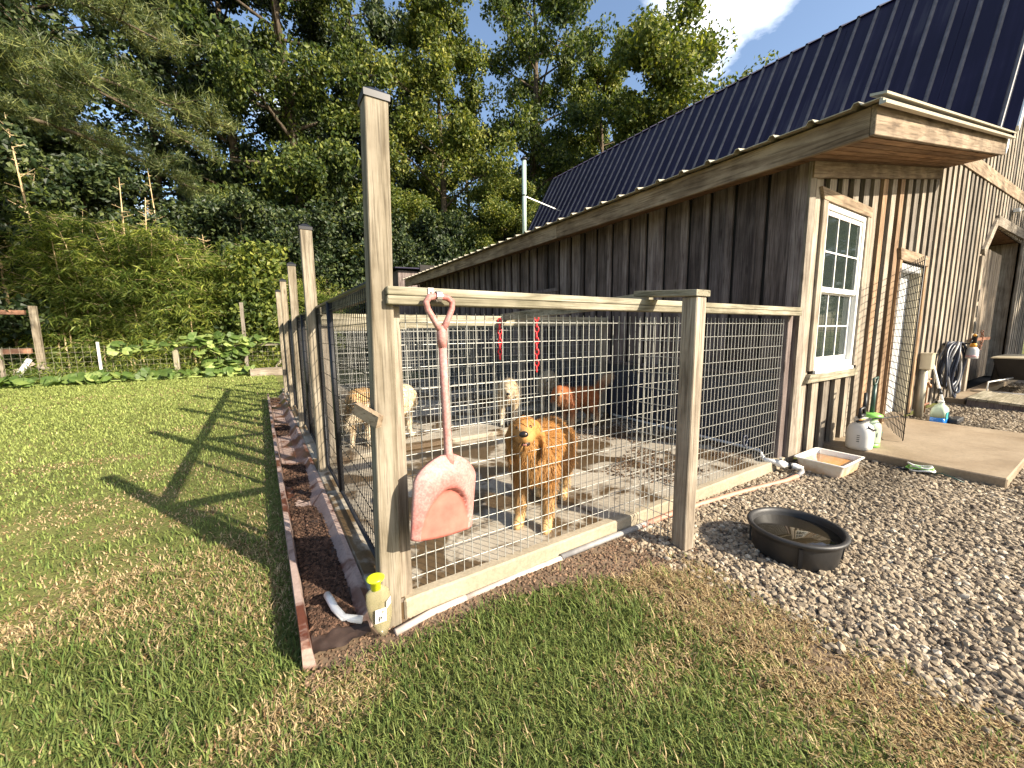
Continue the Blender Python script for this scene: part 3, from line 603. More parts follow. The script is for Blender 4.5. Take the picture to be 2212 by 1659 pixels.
# ---------------------------------------------------------------- trough
tr = thing('drain_trough', 'reddish gutter trough with dark mud along the side of the dog run', 'trough', (.2, 6, 0))
MB().hexa([(.045,1.74,-.02),(.10,1.74,-.02),(.10,10.0,-.02),(.045,10.0,-.02),(.045,1.74,.145),(.074,1.74,.145),(.074,10.0,.145),(.045,10.0,.145)]).build('outer_board', M['trough'], tr)
MB().hexa([(.25,1.84,.012),(.368,1.84,.012),(.368,10.3,.012),(.25,10.3,.012),(.34,1.84,.108),(.368,1.84,.108),(.368,10.3,.108),(.34,10.3,.108)]).build('sloping_side', M['trough'], tr)
MB().box(.10, .26, 1.9, 10.3, .009, .014).build('trough_floor', M['trough'], tr)
n = 9000; px_ = RNG.uniform(.1, .29, n); py_ = 1.86+8.2*RNG.uniform(0, 1, n)**2.0
k = vnoise(px_, py_, 1.5, 4)+.25*(py_ < 3.2)-.10*(py_ > 4.6) > .46; px_, py_ = px_[k], py_[k]
# ================================================================ loose stuff helpers
ICO = None
def stones(px, py, size, pz, cols, mat, name, hi=True):
    """irregular faceted pebbles, one joined mesh"""
    if hi:
        bm = bmesh.new(); bmesh.ops.create_icosphere(bm, subdivisions=1, radius=1); bv = np.array([v.co[:] for v in bm.verts]); bf = np.array([[v.index for v in f.verts] for f in bm.faces]); bm.free()
    else:
        bv = np.array([(1,0,0),(-1,0,0),(0,1,0),(0,-1,0),(0,0,1),(0,0,-1)], float); bf = np.array([(0,2,4),(2,1,4),(1,3,4),(3,0,4),(2,0,5),(1,2,5),(3,1,5),(0,3,5)])
    n = len(px); k = len(bv)
    V = bv[None]*RNG.uniform(.72, 1.15, (n, k, 1)); V = V*np.stack([RNG.uniform(.8,1.35,n), RNG.uniform(.7,1.1,n), RNG.uniform(.5,.85,n)], 1)[:, None]
    a = RNG.uniform(0, 6.28, n); t = RNG.uniform(-.5, .5, n); c, s = np.cos(t), np.sin(t)
    y, z = V[..., 1]*c[:, None]-V[..., 2]*s[:, None], V[..., 1]*s[:, None]+V[..., 2]*c[:, None]; V = np.stack([V[..., 0], y, z], -1)
    c, s = np.cos(a), np.sin(a); x, y = V[..., 0]*c[:, None]-V[..., 1]*s[:, None], V[..., 0]*s[:, None]+V[..., 1]*c[:, None]; V = np.stack([x, y, V[..., 2]], -1)
    V = V*np.asarray(size)[:, None, None]+np.stack([px, py, pz], 1)[:, None]
    F = (bf[None]+(np.arange(n)*k)[:, None, None]).reshape(-1, 3)
    return np_mesh(name, V.reshape(-1, 3), F, mat, np.repeat(cols, k, 0))
# mud crumbs in the trough
h = .010+.22*np.clip(vnoise(px_, py_, 1.5, 4)+.25*(py_ < 3.2)-.10*(py_ > 4.6)-.42, -.02, .25)
cols = np.array([.050,.028,.018])*RNG.uniform(.3, 2.0, (len(px_), 1))
me = stones(px_, py_, RNG.uniform(.007, .020, len(px_)), h, cols, M['stone'], 'mud', False); o = link('mud', me, tr); o['kind'] = 'stuff'
me.transform(Matrix.Translation(-OFF[tr.name]))
gx, gy = np.meshgrid(np.linspace(.09, .33, 16), np.concatenate([np.linspace(1.75, 5, 260), np.linspace(5.02, 9.6, 180)])); nz_ = vnoise(gx, gy, 1.5, 4)+.25*(gy < 3.2)-.10*(gy > 4.6)
gz = .004+.22*np.clip(nz_-.42, -.1, .25)+.035*(vnoise(gx, gy, 14, 3)-.5)+.02*(vnoise(gx, gy, 40, 9)-.5); V = np.stack([gx, gy, gz], -1).reshape(-1, 3); r_, c_ = gx.shape
ii = np.arange((r_-1)*c_).reshape(r_-1, c_)[:, :-1].ravel(); F = np.stack([ii, ii+1, ii+c_+1, ii+c_], 1); F = F[gz.ravel()[F].max(1) > .0]
o = link('mud_bed', np_mesh('mud_bed', V-np.array(OFF[tr.name]), F, M['mud'], None, True), tr); o['kind'] = 'stuff'
# crumbs of soil on the bare dirt
n = 5000; x = RNG.uniform(.05, 2.4, n); y = RNG.uniform(1.28, 1.80, n); k = (y > 1.60-.3*np.clip((x-1.2), 0, 1)+.10*(vnoise(x, y, 5)-.5)); x, y = x[k], y[k]
me = stones(x, y, RNG.uniform(.004, .013, len(x)), np.full(len(x), .010), np.array([.15,.095,.06])*RNG.uniform(.5,1.5,(len(x),1)), M['stone'], 'dirt_crumbs', False); o = link('dirt_crumbs', me); props(o, kind='stuff')
# damp leaf litter on the shaded part of the kennel floor
n = 9000; x = RNG.uniform(2.0, 4.42, n); y = RNG.uniform(2.0, 4.2, n); k = (vnoise(x, y, 1.6, 91)+.30*np.clip((x-2.7)/1.2, -.6, 1) > .62) & (x-2.1 > .55*(3.2-y)*.6); x, y = x[k], y[k]
me = stones(x, y, RNG.uniform(.005, .016, len(x)), np.full(len(x), .114), np.array([.075,.045,.025])*RNG.uniform(.4,2.0,(len(x),1)), M['stone'], 'leaf_litter', False); o = link('leaf_litter', me); props(o, kind='stuff')
# ---------------------------------------------------------------- gravel
def pad_block(x, y): return ((x > 5.42) & (x < 7.95) & (y > .47)) | (y > 1.80)
def edge_x(y): return 2.10+.10*(1.0-np.clip(y, -1, 1.6))+.14*(vnoise(y*1.0, y*0, 2.0, 3)-.5)+.05*(vnoise(y, y*0, 9., 1)-.5)
def scatter(name, P, scale, rot, cols, mat):
    """real pebbles set on points with geometry nodes: three faceted stone shapes, each turned and scaled by its point"""
    n = len(P); me = bpy.data.meshes.new(name); me.vertices.add(n); me.vertices.foreach_set('co', np.ascontiguousarray(P, np.float32).ravel())
    for nm, ty, dat, key in (('scl', 'FLOAT_VECTOR', scale, 'vector'), ('rot', 'FLOAT_VECTOR', rot, 'vector')):
        a = me.attributes.new(nm, ty, 'POINT'); a.data.foreach_set(key, np.ascontiguousarray(dat, np.float32).ravel())
    a = me.attributes.new('pick', 'INT', 'POINT'); a.data.foreach_set('value', RNG.integers(0, 3, n).astype(np.int32))
    a = me.attributes.new('Col', 'FLOAT_COLOR', 'POINT'); c4 = np.ones((n, 4), np.float32); c4[:, :3] = cols; a.data.foreach_set('color', c4.ravel())
    me.update(); o = link(name, me)
    g = bpy.data.node_groups.new(name+'_nodes', 'GeometryNodeTree'); g.interface.new_socket('Geometry', in_out='INPUT', socket_type='NodeSocketGeometry'); g.interface.new_socket('Geometry', in_out='OUTPUT', socket_type='NodeSocketGeometry')
    N = g.nodes.new; L = g.links.new; gi, go = N('NodeGroupInput'), N('NodeGroupOutput'); ip = N('GeometryNodeInstanceOnPoints'); gti = N('GeometryNodeGeometryToInstance'); sm = N('GeometryNodeSetMaterial'); sm.inputs['Material'].default_value = mat
    for k in range(3):
        ico = N('GeometryNodeMeshIcoSphere'); ico.inputs['Radius'].default_value = 1; ico.inputs['Subdivisions'].default_value = 2 if k == 0 else 1
        sp = N('GeometryNodeSetPosition'); nz = N('ShaderNodeTexNoise'); nz.inputs['Scale'].default_value = .9+.2*k; nz.noise_dimensions = '4D'; nz.inputs['W'].default_value = k*3.7
        ps = N('GeometryNodeInputPosition'); L(ps.outputs[0], nz.inputs['Vector']); sb = N('ShaderNodeVectorMath'); sb.operation = 'SUBTRACT'; sb.inputs[1].default_value = (.5,.5,.5); ml = N('ShaderNodeVectorMath'); ml.operation = 'SCALE'; ml.inputs['Scale'].default_value = 1.5
        L(nz.outputs['Color'], sb.inputs[0]); L(sb.outputs[0], ml.inputs[0]); L(ico.outputs[0], sp.inputs['Geometry']); L(ml.outputs[0], sp.inputs['Offset']); L(sp.outputs[0], gti.inputs[0])
    def at_(nm, ty):
        q = N('GeometryNodeInputNamedAttribute'); q.data_type = ty; q.inputs['Name'].default_value = nm; return q.outputs[0]
    L(gti.outputs[0], sm.inputs['Geometry']); L(gi.outputs[0], ip.inputs['Points']); L(sm.outputs[0], ip.inputs['Instance']); ip.inputs['Pick Instance'].default_value = True
    L(at_('pick', 'INT'), ip.inputs['Instance Index']); L(at_('scl', 'FLOAT_VECTOR'), ip.inputs['Scale'])
    er = N('FunctionNodeEulerToRotation'); L(at_('rot', 'FLOAT_VECTOR'), er.inputs[0]); L(er.outputs[0], ip.inputs['Rotation']); L(ip.outputs[0], go.inputs[0])
    md = o.modifiers.new('stones', 'NODES'); md.node_group = g; me.materials.append(mat); return o
def gravel(n, x0, x1, y0, y1, s0, s1, name, pw=2.2, lift=(.1,.8)):
    x = RNG.uniform(x0, x1, n); y = RNG.uniform(y0, y1, n); k = (x > edge_x(y)-.16*RNG.uniform(0, 1, n)**3) & ~pad_block(x, y)
    k &= ~((np.hypot(x-2.24, y-1.46) < .06)) & (np.hypot(x-2.77, y-1.03) > .22)
    k &= ~((x < edge_x(y)+.18) & (RNG.uniform(0,1,n) < .5*(1-(x-edge_x(y))/.18))); x, y = x[k], y[k]; m = len(x); sz = s0+(s1-s0)*RNG.uniform(0, 1, m)**pw
    t = RNG.uniform(0, 1, (m, 1)); cols = np.array([.185,.145,.100])*(1-t)+np.array([.37,.305,.22])*t
    dk = RNG.uniform(0, 1, (m, 1)); cols = np.where(dk < .12, np.array([.10,.08,.062]), cols); cols = np.where(dk > .94, np.array([.47,.41,.32]), cols)
    cols = cols*(1-.45*np.clip((vnoise(x, y, .8, 12)-.48)*5, 0, 1)*(y > .9)*(x > 3.5))[:, None]*(.85+.3*vnoise(x, y, .5, 17))[:, None]
    scl = np.stack([sz*RNG.uniform(.9,1.5,m), sz*RNG.uniform(.7,1.1,m), sz*RNG.uniform(.5,.85,m)], 1); rot = np.stack([RNG.uniform(-.6,.6,m), RNG.uniform(-.6,.6,m), RNG.uniform(0,6.28,m)], 1)
    o = scatter(name, np.stack([x, y, .004+sz*RNG.uniform(*lift, m)], 1), scl, rot, cols, M['stonei']); return props(o, 'pale crushed stone spread over the yard', None, None, 'stuff')
gravel(52000, 1.85, 5.2, -.6, 1.82, .007, .019, 'gravel')
gravel(60000, 1.95, 5.0, -.3, 1.82, .003, .008, 'gravel_chips', 1, (0,.5))
gravel(130000, 4.6, 16, -4.5, 1.82, .009, .023, 'gravel')
# ---------------------------------------------------------------- grass
def grass(n, rmin, rmax, x0, x1, y0, y1, name, hscale=1.0, dens_pow=1.5, strip=False):
    x = RNG.uniform(x0, x1, n); y = RNG.uniform(y0, y1, n); r = np.hypot(x, y)
    k = (r > rmin) & (r < rmax) & (y > -.6) & (RNG.uniform(0, 1, n) < (max(rmin, .9)/r)**dens_pow)
    k &= ~((x > .05+.03*RNG.uniform(-1,1,n)) & (y > 1.86) & (y < 10.0)); k &= ~((x > .35) & (y < 11.3) & (y > 1.86)); k &= ~((x > .05) & (y > 1.70+.10*(vnoise(x, y, 6, 2)-.5)) & (y < 1.9))
    front_edge = 1.66-.42*np.clip((x-.9)/1.3, 0, 1)**1.3+.10*(vnoise(x, y*0, 4, 6)-.5)
    k &= ~((x > .35) & (y > front_edge) & (RNG.uniform(0,1,n) < .97))
    k &= ~((x > edge_x(y)+.10*(RNG.uniform(0,1,n)**2)))
    if strip: k = (x > edge_x(y)-.62+.4*vnoise(x, y, 3, 77)) & (x < edge_x(y)+.14*RNG.uniform(-1,1,n)) & (y < 1.42) & (vnoise(x, y, 7, 13) > .42)
    x, y, r = x[k], y[k], r[k]; m = len(x)
    big = vnoise(x, y, .55, 21); mid = vnoise(x, y, 2.2, 31); fine = vnoise(x, y, 9, 41)
    ex = edge_x(y); d_edge = ex-x
    dry = np.clip((mid-.66)*7.0, 0, 1)*.35+np.clip((big-.68)*6, 0, 1)*.25
    band = np.clip(1.25-(d_edge-.05-.34*fine)/.42, 0, 1)*(y < 1.75); dry = np.maximum(dry, band*1.05)
    kk = ~((RNG.uniform(0,1,m) < band*.25)); x, y, r, m, mid, fine, dry, big = x[kk], y[kk], r[kk], int(kk.sum()), mid[kk], fine[kk], dry[kk], big[kk]
    for cx, cy, rx, ry, s in ((-1.50,4.35,.22,.16,.9),(-1.02,4.48,.34,.20,.9),(-.80,3.88,.42,.16,.9),(-.92,3.15,.26,.26,.9),(-1.08,2.88,.30,.12,.9),(-.2,2.75,.38,.55,.62),(-1.11,2.75,.16,.14,.85),(-.1,3.3,.16,.6,.6),(-1.3,4.66,.3,.1,.8),(-.68,2.62,.28,.13,.8),(-.85,5.3,.45,.18,.6),(-.35,4.9,.3,.4,.5),(-1.9,6.2,.5,.15,.6),(-2.6,5.2,.4,.15,.55),(-.9,7.6,.5,.2,.45),(.05,1.55,.25,.12,.7),(-.10,6.2,.2,1.6,.5),(1.35,.95,.25,.1,.6)):
        q = ((x-cx)/rx/1.5)**2+((y-cy)/ry/1.4)**2; dry = np.maximum(dry, 1.3*s*np.clip(1.5-q-.5*mid, 0, 1)*np.clip(.25+1.5*fine, 0, 1))
    isdry = RNG.uniform(0, 1, m) < (.93 if strip else dry*.92)
    t = RNG.uniform(0, 1, (m, 1)); lush = np.clip((vnoise(x, y, .8, 55)-.35)*2.2, 0, 1)[:, None]
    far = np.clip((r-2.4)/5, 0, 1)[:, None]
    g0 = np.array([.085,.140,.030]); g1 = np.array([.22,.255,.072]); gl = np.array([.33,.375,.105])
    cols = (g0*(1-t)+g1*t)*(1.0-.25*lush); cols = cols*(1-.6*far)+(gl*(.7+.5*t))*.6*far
    sc = np.array([.34,.25,.125])*(1-t)+np.array([.50,.385,.215])*t
    br = np.array([.20,.12,.055])*(.7+.6*t)
    sc = np.where(RNG.uniform(0,1,(m,1)) < .18, br, sc)
    few = RNG.uniform(0,1,m) < np.where(r > 3.5, .02, .06)
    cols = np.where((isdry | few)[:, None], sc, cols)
    h = (.024+.032*RNG.uniform(0,1,m)**1.6)*(1+.9*np.clip((mid-.5)*3, 0, 1)*(r < 3))*hscale*np.where(isdry, .75, 1); h *= np.where((r > 4), .62+.04*r, 1)
    w = .0017+.0005*np.minimum(r, 3)+.0007*np.maximum(r-3, 0); az = RNG.uniform(0, 6.28, m)+1.2*(mid-.5)
    tilt = np.where(isdry, RNG.uniform(.7, 1.45, m), RNG.uniform(.12, 1.15, m)); bend = RNG.uniform(.1, .7, m)
    dx, dy = np.cos(az), np.sin(az); sx, sy = -dy, dx
    P0 = np.stack([x, y, np.zeros(m)+.001], 1)
    D1 = np.stack([dx*np.sin(tilt*.6), dy*np.sin(tilt*.6), np.cos(tilt*.6)], 1); t2 = np.minimum(tilt+bend, 1.52); D2 = np.stack([dx*np.sin(t2), dy*np.sin(t2), np.cos(t2)], 1)
    Sd = np.stack([sx, sy, np.zeros(m)], 1)*w[:, None]
    P1 = P0+D1*(h*.55)[:, None]; P2 = P1+D2*(h*.7)[:, None]
    V = np.stack([P0-Sd, P0+Sd, P1-Sd*.85, P1+Sd*.85, P2], 1).reshape(-1, 3)
    F = np.array([(0,1,3),(0,3,2),(2,3,4)]); F = (F[None]+(np.arange(m)*5)[:, None, None]).reshape(-1, 3)
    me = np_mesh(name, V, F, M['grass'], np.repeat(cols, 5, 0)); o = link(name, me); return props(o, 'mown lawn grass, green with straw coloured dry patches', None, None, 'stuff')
grass(300000, .8, 3.2, -2.2, 2.5, -.6, 3.2, 'grass', 1.0, .9)
grass(70000, .6, 4, 1.2, 2.6, -.6, 1.5, 'dry_grass', .95, .3, True)
grass(340000, 3.1, 20, -9.5, .9, 2.0, 18.2, 'grass', 1.0, .55)
# ================================================================ SMALL THINGS
# ---- pink shovel hanging on the front rail
shv = thing('shovel', 'faded pink plastic scoop shovel hanging upside from the front rail', 'shovel', (.70, 1.70, .5))
Y0 = 1.70
loop = [(.700,Y0,1.425),(.668,Y0,1.478),(.640,Y0,1.525),(.634,Y0,1.556),(.650,Y0,1.577),(.690,Y0,1.583),(.735,Y0,1.577),(.758,Y0,1.560),(.757,Y0,1.53),(.735,Y0,1.48),(.706,Y0,1.425)]
b = MB().tube(loop, [.017,.0145,.014,.0145,.0155,.0165,.0155,.0145,.014,.0145,.017], 10); b.tube([(.703,Y0,1.452),(.703,Y0,1.425),(.7035,Y0,1.39),(.704,Y0,1.35)], [.010,.024,.0235,.0195], 10); b.build('grip', M['pink'], shv)
MB().tube([(.704,Y0,1.37),(.709,Y0,1.1),(.715,Y0-.002,.86),(.716,Y0-.008,.80)], [.0195,.0185,.020,.030], 12).build('shaft', M['pink'], shv)
def pan():
    nu, nv = 36, 30; vs = []
    for j in range(nv+1):
        t = j/nv; hw = .155*min(1, math.sin(min(1, (t+.02)/.36)*math.pi/2)**.62)
        for i in range(nu+1):
            s_ = i/nu*2-1; x = s_*hw*(1-.03*t)
            arch = 1-((s_/.80)**2+((max(0, .97-t))/.60)**2)           # >0 inside the recessed blade
            bulge = .052*(1-abs(s_)**3.2)*(math.sin(min(1, t/.35)*math.pi/2))*(1-.45*t)
            k = min(1, max(0, arch*7)); d = bulge*(1-k)+k*.012
            z = -.33*t-.012*math.cos(s_*1.5)*t
            vs.append((x, -d-.02*t, z))
    n = (nu+1)*(nv+1)
    back = [(x, y+.014, z) for x, y, z in vs]; fs = []
    for j in range(nv):
        for i in range(nu):
            a = j*(nu+1)+i; fs += [(a, a+nu+1, a+nu+2, a+1), (n+a, n+a+1, n+a+nu+2, n+a+nu+1)]
    for i in range(nu): fs += [(i, i+1, n+i+1, n+i), (n-nu-1+i, 2*n-nu-1+i, 2*n-nu+i, n-nu+i)]
    for j in range(nv): a = j*(nu+1); fs += [(a, n+a, n+a+nu+1, a+nu+1), (a+nu, a+2*nu+1, n+a+2*nu+1, n+a+nu)]
    rot = 1.12*Matrix.Rotation(R(8), 3, 'Y') @ Matrix.Rotation(R(10), 3, 'Z')
    return [Vector((.712, Y0-.012, .845))+rot @ Vector(v) for v in vs+back], fs, nu, nv
vs, fs, nu, nv = pan(); o = MB().add(vs, fs, True).build('pan', M['pink'], shv)
o.data.materials.append(M['pinkblade'])
for p in o.data.polygons:
    idx = p.index//2 if p.index < 2*nu*nv else -1
    if idx >= 0 and p.index < 2*nu*nv:
        j, i = divmod(idx, nu); t = (j+.5)/nv; s_ = (i+.5)/nu*2-1
        if 1-((s_/.80)**2+((max(0, .97-t))/.60)**2) > .08: p.material_index = 1
strap = thing('pipe_strap', 'shiny steel strap bracket screwed to the front rail around the shovel grip', 'bracket', (.69, 1.73, 1.6))
MB().box(.662,.688,1.741,1.7445,1.585,1.622).build('plate', M['steel'], strap)
MB().tube([(.675,1.735,1.603),(.675,1.745,1.603)], .005, 8).build('screw', M['greybox'], strap)
b = MB(); ring = []
for k in range(13): t = 2*math.pi*k/12; ring.append((.692, Y0+.022*math.cos(t), 1.581+.023*math.sin(t)))
for a, c in zip(ring, ring[1:]): b.beam(a, c, .003, .024, (1,0,0))
b.build('clamp', M['steel'], strap)
# ---- fly trap bag
ft = thing('fly_trap_bag', 'half empty fly trap bag with yellow cap hanging at the foot of the tall post', 'fly trap', (.355, 1.70, .05))
b = MB(); prof = [(.30,.018),(.27,.050),(.22,.056),(.15,.052),(.09,.036),(.04,.012)]; vs = []
for z, r_ in prof:
    for k in range(14):
        t = 2*math.pi*k/14; vs.append((.355+.0+r_*math.cos(t)+(.30-z)*.09, 1.715+r_*.40*math.sin(t), z))
b.add(vs, [(i*14+k, i*14+(k+1) % 14, (i+1)*14+(k+1) % 14, (i+1)*14+k) for i in range(5) for k in range(14)]+[tuple(range(70,84))], True)
bagm = glassy('cloudy_bag_film', (.34,.30,.17), .2, .45); b.build('bag', bagm, ft)
MB().lathe((.352,1.712,.285), [(.022,0),(.022,.045),(.038,.046),(.040,.052),(.028,.058),(.008,.057)], 20).build('cap', M['yellow'], ft)
lab = MB().hexa([(.335,1.683,.135),(.385,1.688,.13),(.385,1.690,.13),(.335,1.686,.135),(.338,1.682,.20),(.388,1.687,.195),(.388,1.689,.195),(.338,1.685,.20)]).build('label', M['plasticw'], ft)
MB().hexa([(.386,1.683,.19),(.412,1.700,.20),(.412,1.702,.20),(.386,1.685,.19),(.388,1.682,.225),(.412,1.699,.235),(.412,1.701,.235),(.388,1.684,.225)]).build('label', M['plasticw'], ft)
text('lettering', 'P', .032, (.357,1.6815,.152), (R(86),0,R(6)), M['ink'], lab); text('lettering', 'A', .020, (.372,1.6815,.182), (R(86),R(-15),R(6)), M['greybox'], lab)
# ---- water hose along the front of the slab
pl = thing('water_line', 'water line along the front of the dog run: white pipe, grey pipe and clay hose', 'hose', (2.2, 1.72, .02))
MB().tube([(.43,1.725,.022),(.62,1.765,.018),(.82,1.775,.014)], .018, 8).build('pipe', M['dusty'], pl)
MB().tube([(.80,1.775,.013),(1.2,1.79,.010),(1.5,1.78,.018)], .016, 8).build('hose', M['dusty'], pl)
MB().tube([(1.48,1.78,.026),(1.9,1.775,.028),(2.25,1.765,.030)], .019, 8).build('pipe', M['pvcg'], pl)
pts = [(2.2,1.766,.028),(2.6,1.765,.028),(3.0,1.74,.024),(3.4,1.70,.022),(3.75,1.65,.022),(4.0,1.60,.03),(4.17,1.575,.045),(4.28,1.58,.062),(4.33,1.605,.07)]
MB().tube(pts[:7], .020, 8).build('hose', M['hosep'], pl); MB().tube(pts[6:], .022, 8).build('hose_end', M['pvcg'], pl)
MB().tube([(4.335,1.60,.07),(4.33,1.66,.085),(4.28,1.70,.09)], .030, 10).build('elbow', M['pvc'], pl)
MB().tube([(4.29,1.69,.09),(4.14,1.86,.135)], .024, 10).build('pipe', M['pvc'], pl); MB().tube([(4.14,1.86,.135),(4.36,2.0,.15),(4.40,4.1,.17)], .018, 8).build('pipe', M['pvc'], pl)
v = MB().tube([(4.265,1.725,.095),(4.21,1.785,.11)], .036, 12).build('valve', M['pvc'], pl)
b = MB().tube([(4.24,1.755,.12),(4.24,1.755,.15)], .010, 8); b.beam((4.21,1.74,.155),(4.275,1.77,.155),.022,.012); b.build('valve_handle', M['pvcg'], v)
MB().tube([(4.297,1.682,.09),(4.281,1.70,.0915)], .034, 12).build('clamp', M['black'], v)
# white drain elbow in the trough
o = MB().tube([(.190,2.10,.085),(.195,2.02,.105),(.205,1.95,.10),(.235,1.89,.075),(.31,1.84,.065)], .018, 10).build('drain_pipe', M['pvc']); props(o, 'curved white drain pipe lying in the near end of the trough', 'pipe')
# ---- black rubber tub
tub = thing('rubber_tub', 'round black rubber water tub standing on the gravel', 'tub', (2.77, 1.03, .004))
MB().lathe((2.77,1.03,.004), [(.215,0),(.225,.012),(.238,.13),(.243,.150),(.262,.162),(.268,.172),(.266,.182),(.258,.187),(.246,.187),(.238,.180),(.232,.165),(.226,.06),(.20,.02)], 48).build('tub_body', M['rubber'], tub)
MB().lathe((2.77,1.03,.148), [(.2305,-.0005),(.2300,0)], 48).build('water', M['water'], tub)
for k in range(4):
    a = k*math.pi/2+.5; MB().beam((2.77+.238*math.cos(a),1.03+.238*math.sin(a),.03),(2.77+.244*math.cos(a),1.03+.244*math.sin(a),.150),.02,.012,(math.cos(a),math.sin(a),0)).build('rib', M['rubber'], tub)
# ---- plastic bin with amber water
bn = thing('plastic_bin', 'stained white plastic bin half full of amber water by the barn corner', 'bin', (4.72, 1.52, .004))
C = (4.715, 1.525); hx, hy = .26, .195
def frust(z0, z1, a0, b0, a1, b1): return [(C[0]-a0,C[1]-b0,z0),(C[0]+a0,C[1]-b0,z0),(C[0]+a0,C[1]+b0,z0),(C[0]-a0,C[1]+b0,z0),(C[0]-a1,C[1]-b1,z1),(C[0]+a1,C[1]-b1,z1),(C[0]+a1,C[1]+b1,z1),(C[0]-a1,C[1]+b1,z1)]
bm = bmesh.new()
def rring(a, b_, z, r=.035, n=5):
    out = []
    for qx, qy, s0 in ((1,-1,-90),(1,1,0),(-1,1,90),(-1,-1,180)):
        for i in range(n+1):
            t = R(s0+90*i/n); out.append((C[0]+qx*(a-r)+r*math.cos(t), C[1]+qy*(b_-r)+r*math.sin(t), z))
    return out
def rings(rs, closed_bottom=True):
    n = len(rs[0]); vs = sum(rs, []); fs = [(i*n+k, i*n+(k+1) % n, (i+1)*n+(k+1) % n, (i+1)*n+k) for i in range(len(rs)-1) for k in range(n)]
    fs.append(tuple(range(n-1, -1, -1)));  fs.append(tuple(range((len(rs)-1)*n, len(rs)*n)))
    return MB().add(vs, fs, True)
bm.free()
rings([rring(.225,.165,.004), rring(.232,.172,.02), rring(.252,.190,.135), rring(.272,.208,.140), rring(.275,.212,.15), rring(.262,.198,.153), rring(.246,.184,.146), rring(.228,.168,.03)]).build('bin_body', M['bin'], bn)
rings([rring(.238,.177,.1), rring(.2385,.1775,.101)]).build('water', M['amber'], bn)
# ---- sprayers on the pad
def sprayer(name, lab, c, body, capm, hm, parts):
    t = thing(name, lab, 'sprayer', (c[0], c[1], .1)); parts(t, c); return t
cw = (5.50, 1.52); t = thing('pump_sprayer', 'white pump sprayer with black handle and hose standing on the pad', 'sprayer', (*cw, .1))
bd = MB().lathe((*cw,.101), [(.085,0),(.108,.012),(.113,.05),(.116,.16),(.113,.215),(.095,.265),(.062,.292),(.05,.305)], 32, pw=2.7).build('tank', M['plasticw'], t)
MB().lathe((*cw,.40), [(.062,0),(.068,.01),(.068,.042),(.058,.05)], 24).build('collar', M['plasticw'], t)
b = MB(); b.tube([(cw[0]-.075,cw[1],.452),(cw[0]-.06,cw[1],.55),(cw[0]+.05,cw[1],.56),(cw[0]+.062,cw[1],.452)], .016, 8); b.tube([(cw[0]-.07,cw[1],.47),(cw[0]+.06,cw[1],.47)], .022, 8); b.tube([(cw[0]+.05,cw[1],.55),(cw[0]+.09,cw[1]+.01,.62),(cw[0]+.115,cw[1]+.02,.71)], [.022,.018,.016], 8); b.build('pump_handle', M['black'], t)
MB().tube([(cw[0]-.03,cw[1]-.06,.38),(cw[0]-.07,cw[1]-.09,.36),(cw[0]-.02,cw[1]-.125,.33),(cw[0]+.07,cw[1]-.11,.32),(cw[0]+.115,cw[1]-.06,.325)], .008, 6).build('spray_hose', M['black'], t)
b = MB().tube([(cw[0]-.20,cw[1]-.02,.435),(cw[0]-.05,cw[1]-.09,.455)], .014, 8); b.tube([(cw[0]-.05,cw[1]-.09,.455),(cw[0]+.30,cw[1]-.22,.462)], .007, 6); b.build('wand', M['black'], t)
MB().tube([(cw[0]-.19,cw[1]-.03,.448),(cw[0]-.13,cw[1]-.06,.46)], .006, 6).build('trigger', M['orange'], t)
tx = text('lettering', 'Ro', .085, (cw[0]+.085,cw[1]-.118,.265), (R(90),0,R(20)), M['ink'], bd)
for k in range(4): MB().box(cw[0]-.118,cw[0]-.111,cw[1]-.03,cw[1]-.006,.20+k*.022,.206+k*.022).build('gauge_mark', M['ink'], bd)
cg = (5.72, 1.50); t = thing('pump_sprayer', 'pale green pump sprayer with tall dark handle behind the white one', 'sprayer', (*cg, .1))
bd = MB().lathe((*cg,.145), [(.095,0),(.097,.02),(.098,.17),(.09,.21),(.06,.25),(.045,.262)], 28).build('tank', M['palegreen'], t)
MB().lathe((*cg,.101), [(.09,0),(.097,.005),(.097,.044)], 28).build('base', M['greenp'], t)
MB().lathe((*cg,.405), [(.05,0),(.075,.02),(.10,.04),(.10,.055),(.06,.075),(.03,.08)], 24).build('funnel', M['greenp'], t)
b = MB().tube([(*cg,.47),(cg[0]+.01,cg[1],.80)], [.022,.019], 10); b.tube([(cg[0]-.03,cg[1],.80),(cg[0]-.055,cg[1],.865),(cg[0]+.075,cg[1],.875),(cg[0]+.05,cg[1],.81),(cg[0]-.03,cg[1],.80)], .011, 8); b.build('pump_handle', M['dkgreen'], t)
text('lettering', 'T', .07, (cg[0]+.046,cg[1]-.096,.245), (R(90),0,R(25)), M['teal'], bd)
# ---- mesh gate standing open beside the door
gt = thing('wire_gate', 'open black wire mesh gate leaf swung out beside the white door', 'gate', (7.28, 1.80, .12))
P = Vector((7.26,1.775,0)); Q = Vector((6.22,1.33,0)); U = (Q-P).normalized(); L = (Q-P).length
b = wires(MB(), P, U, L, .13, 2.16, du=.075, dz=.085, r=.0042, jit=.002)
b.tube([P+Vector((0,0,.12)),P+Vector((0,0,2.2))], .006, 5); b.tube([Q+Vector((0,0,.12)),Q+Vector((0,0,2.2))], .006, 5); b.build('mesh', M['black'], gt)
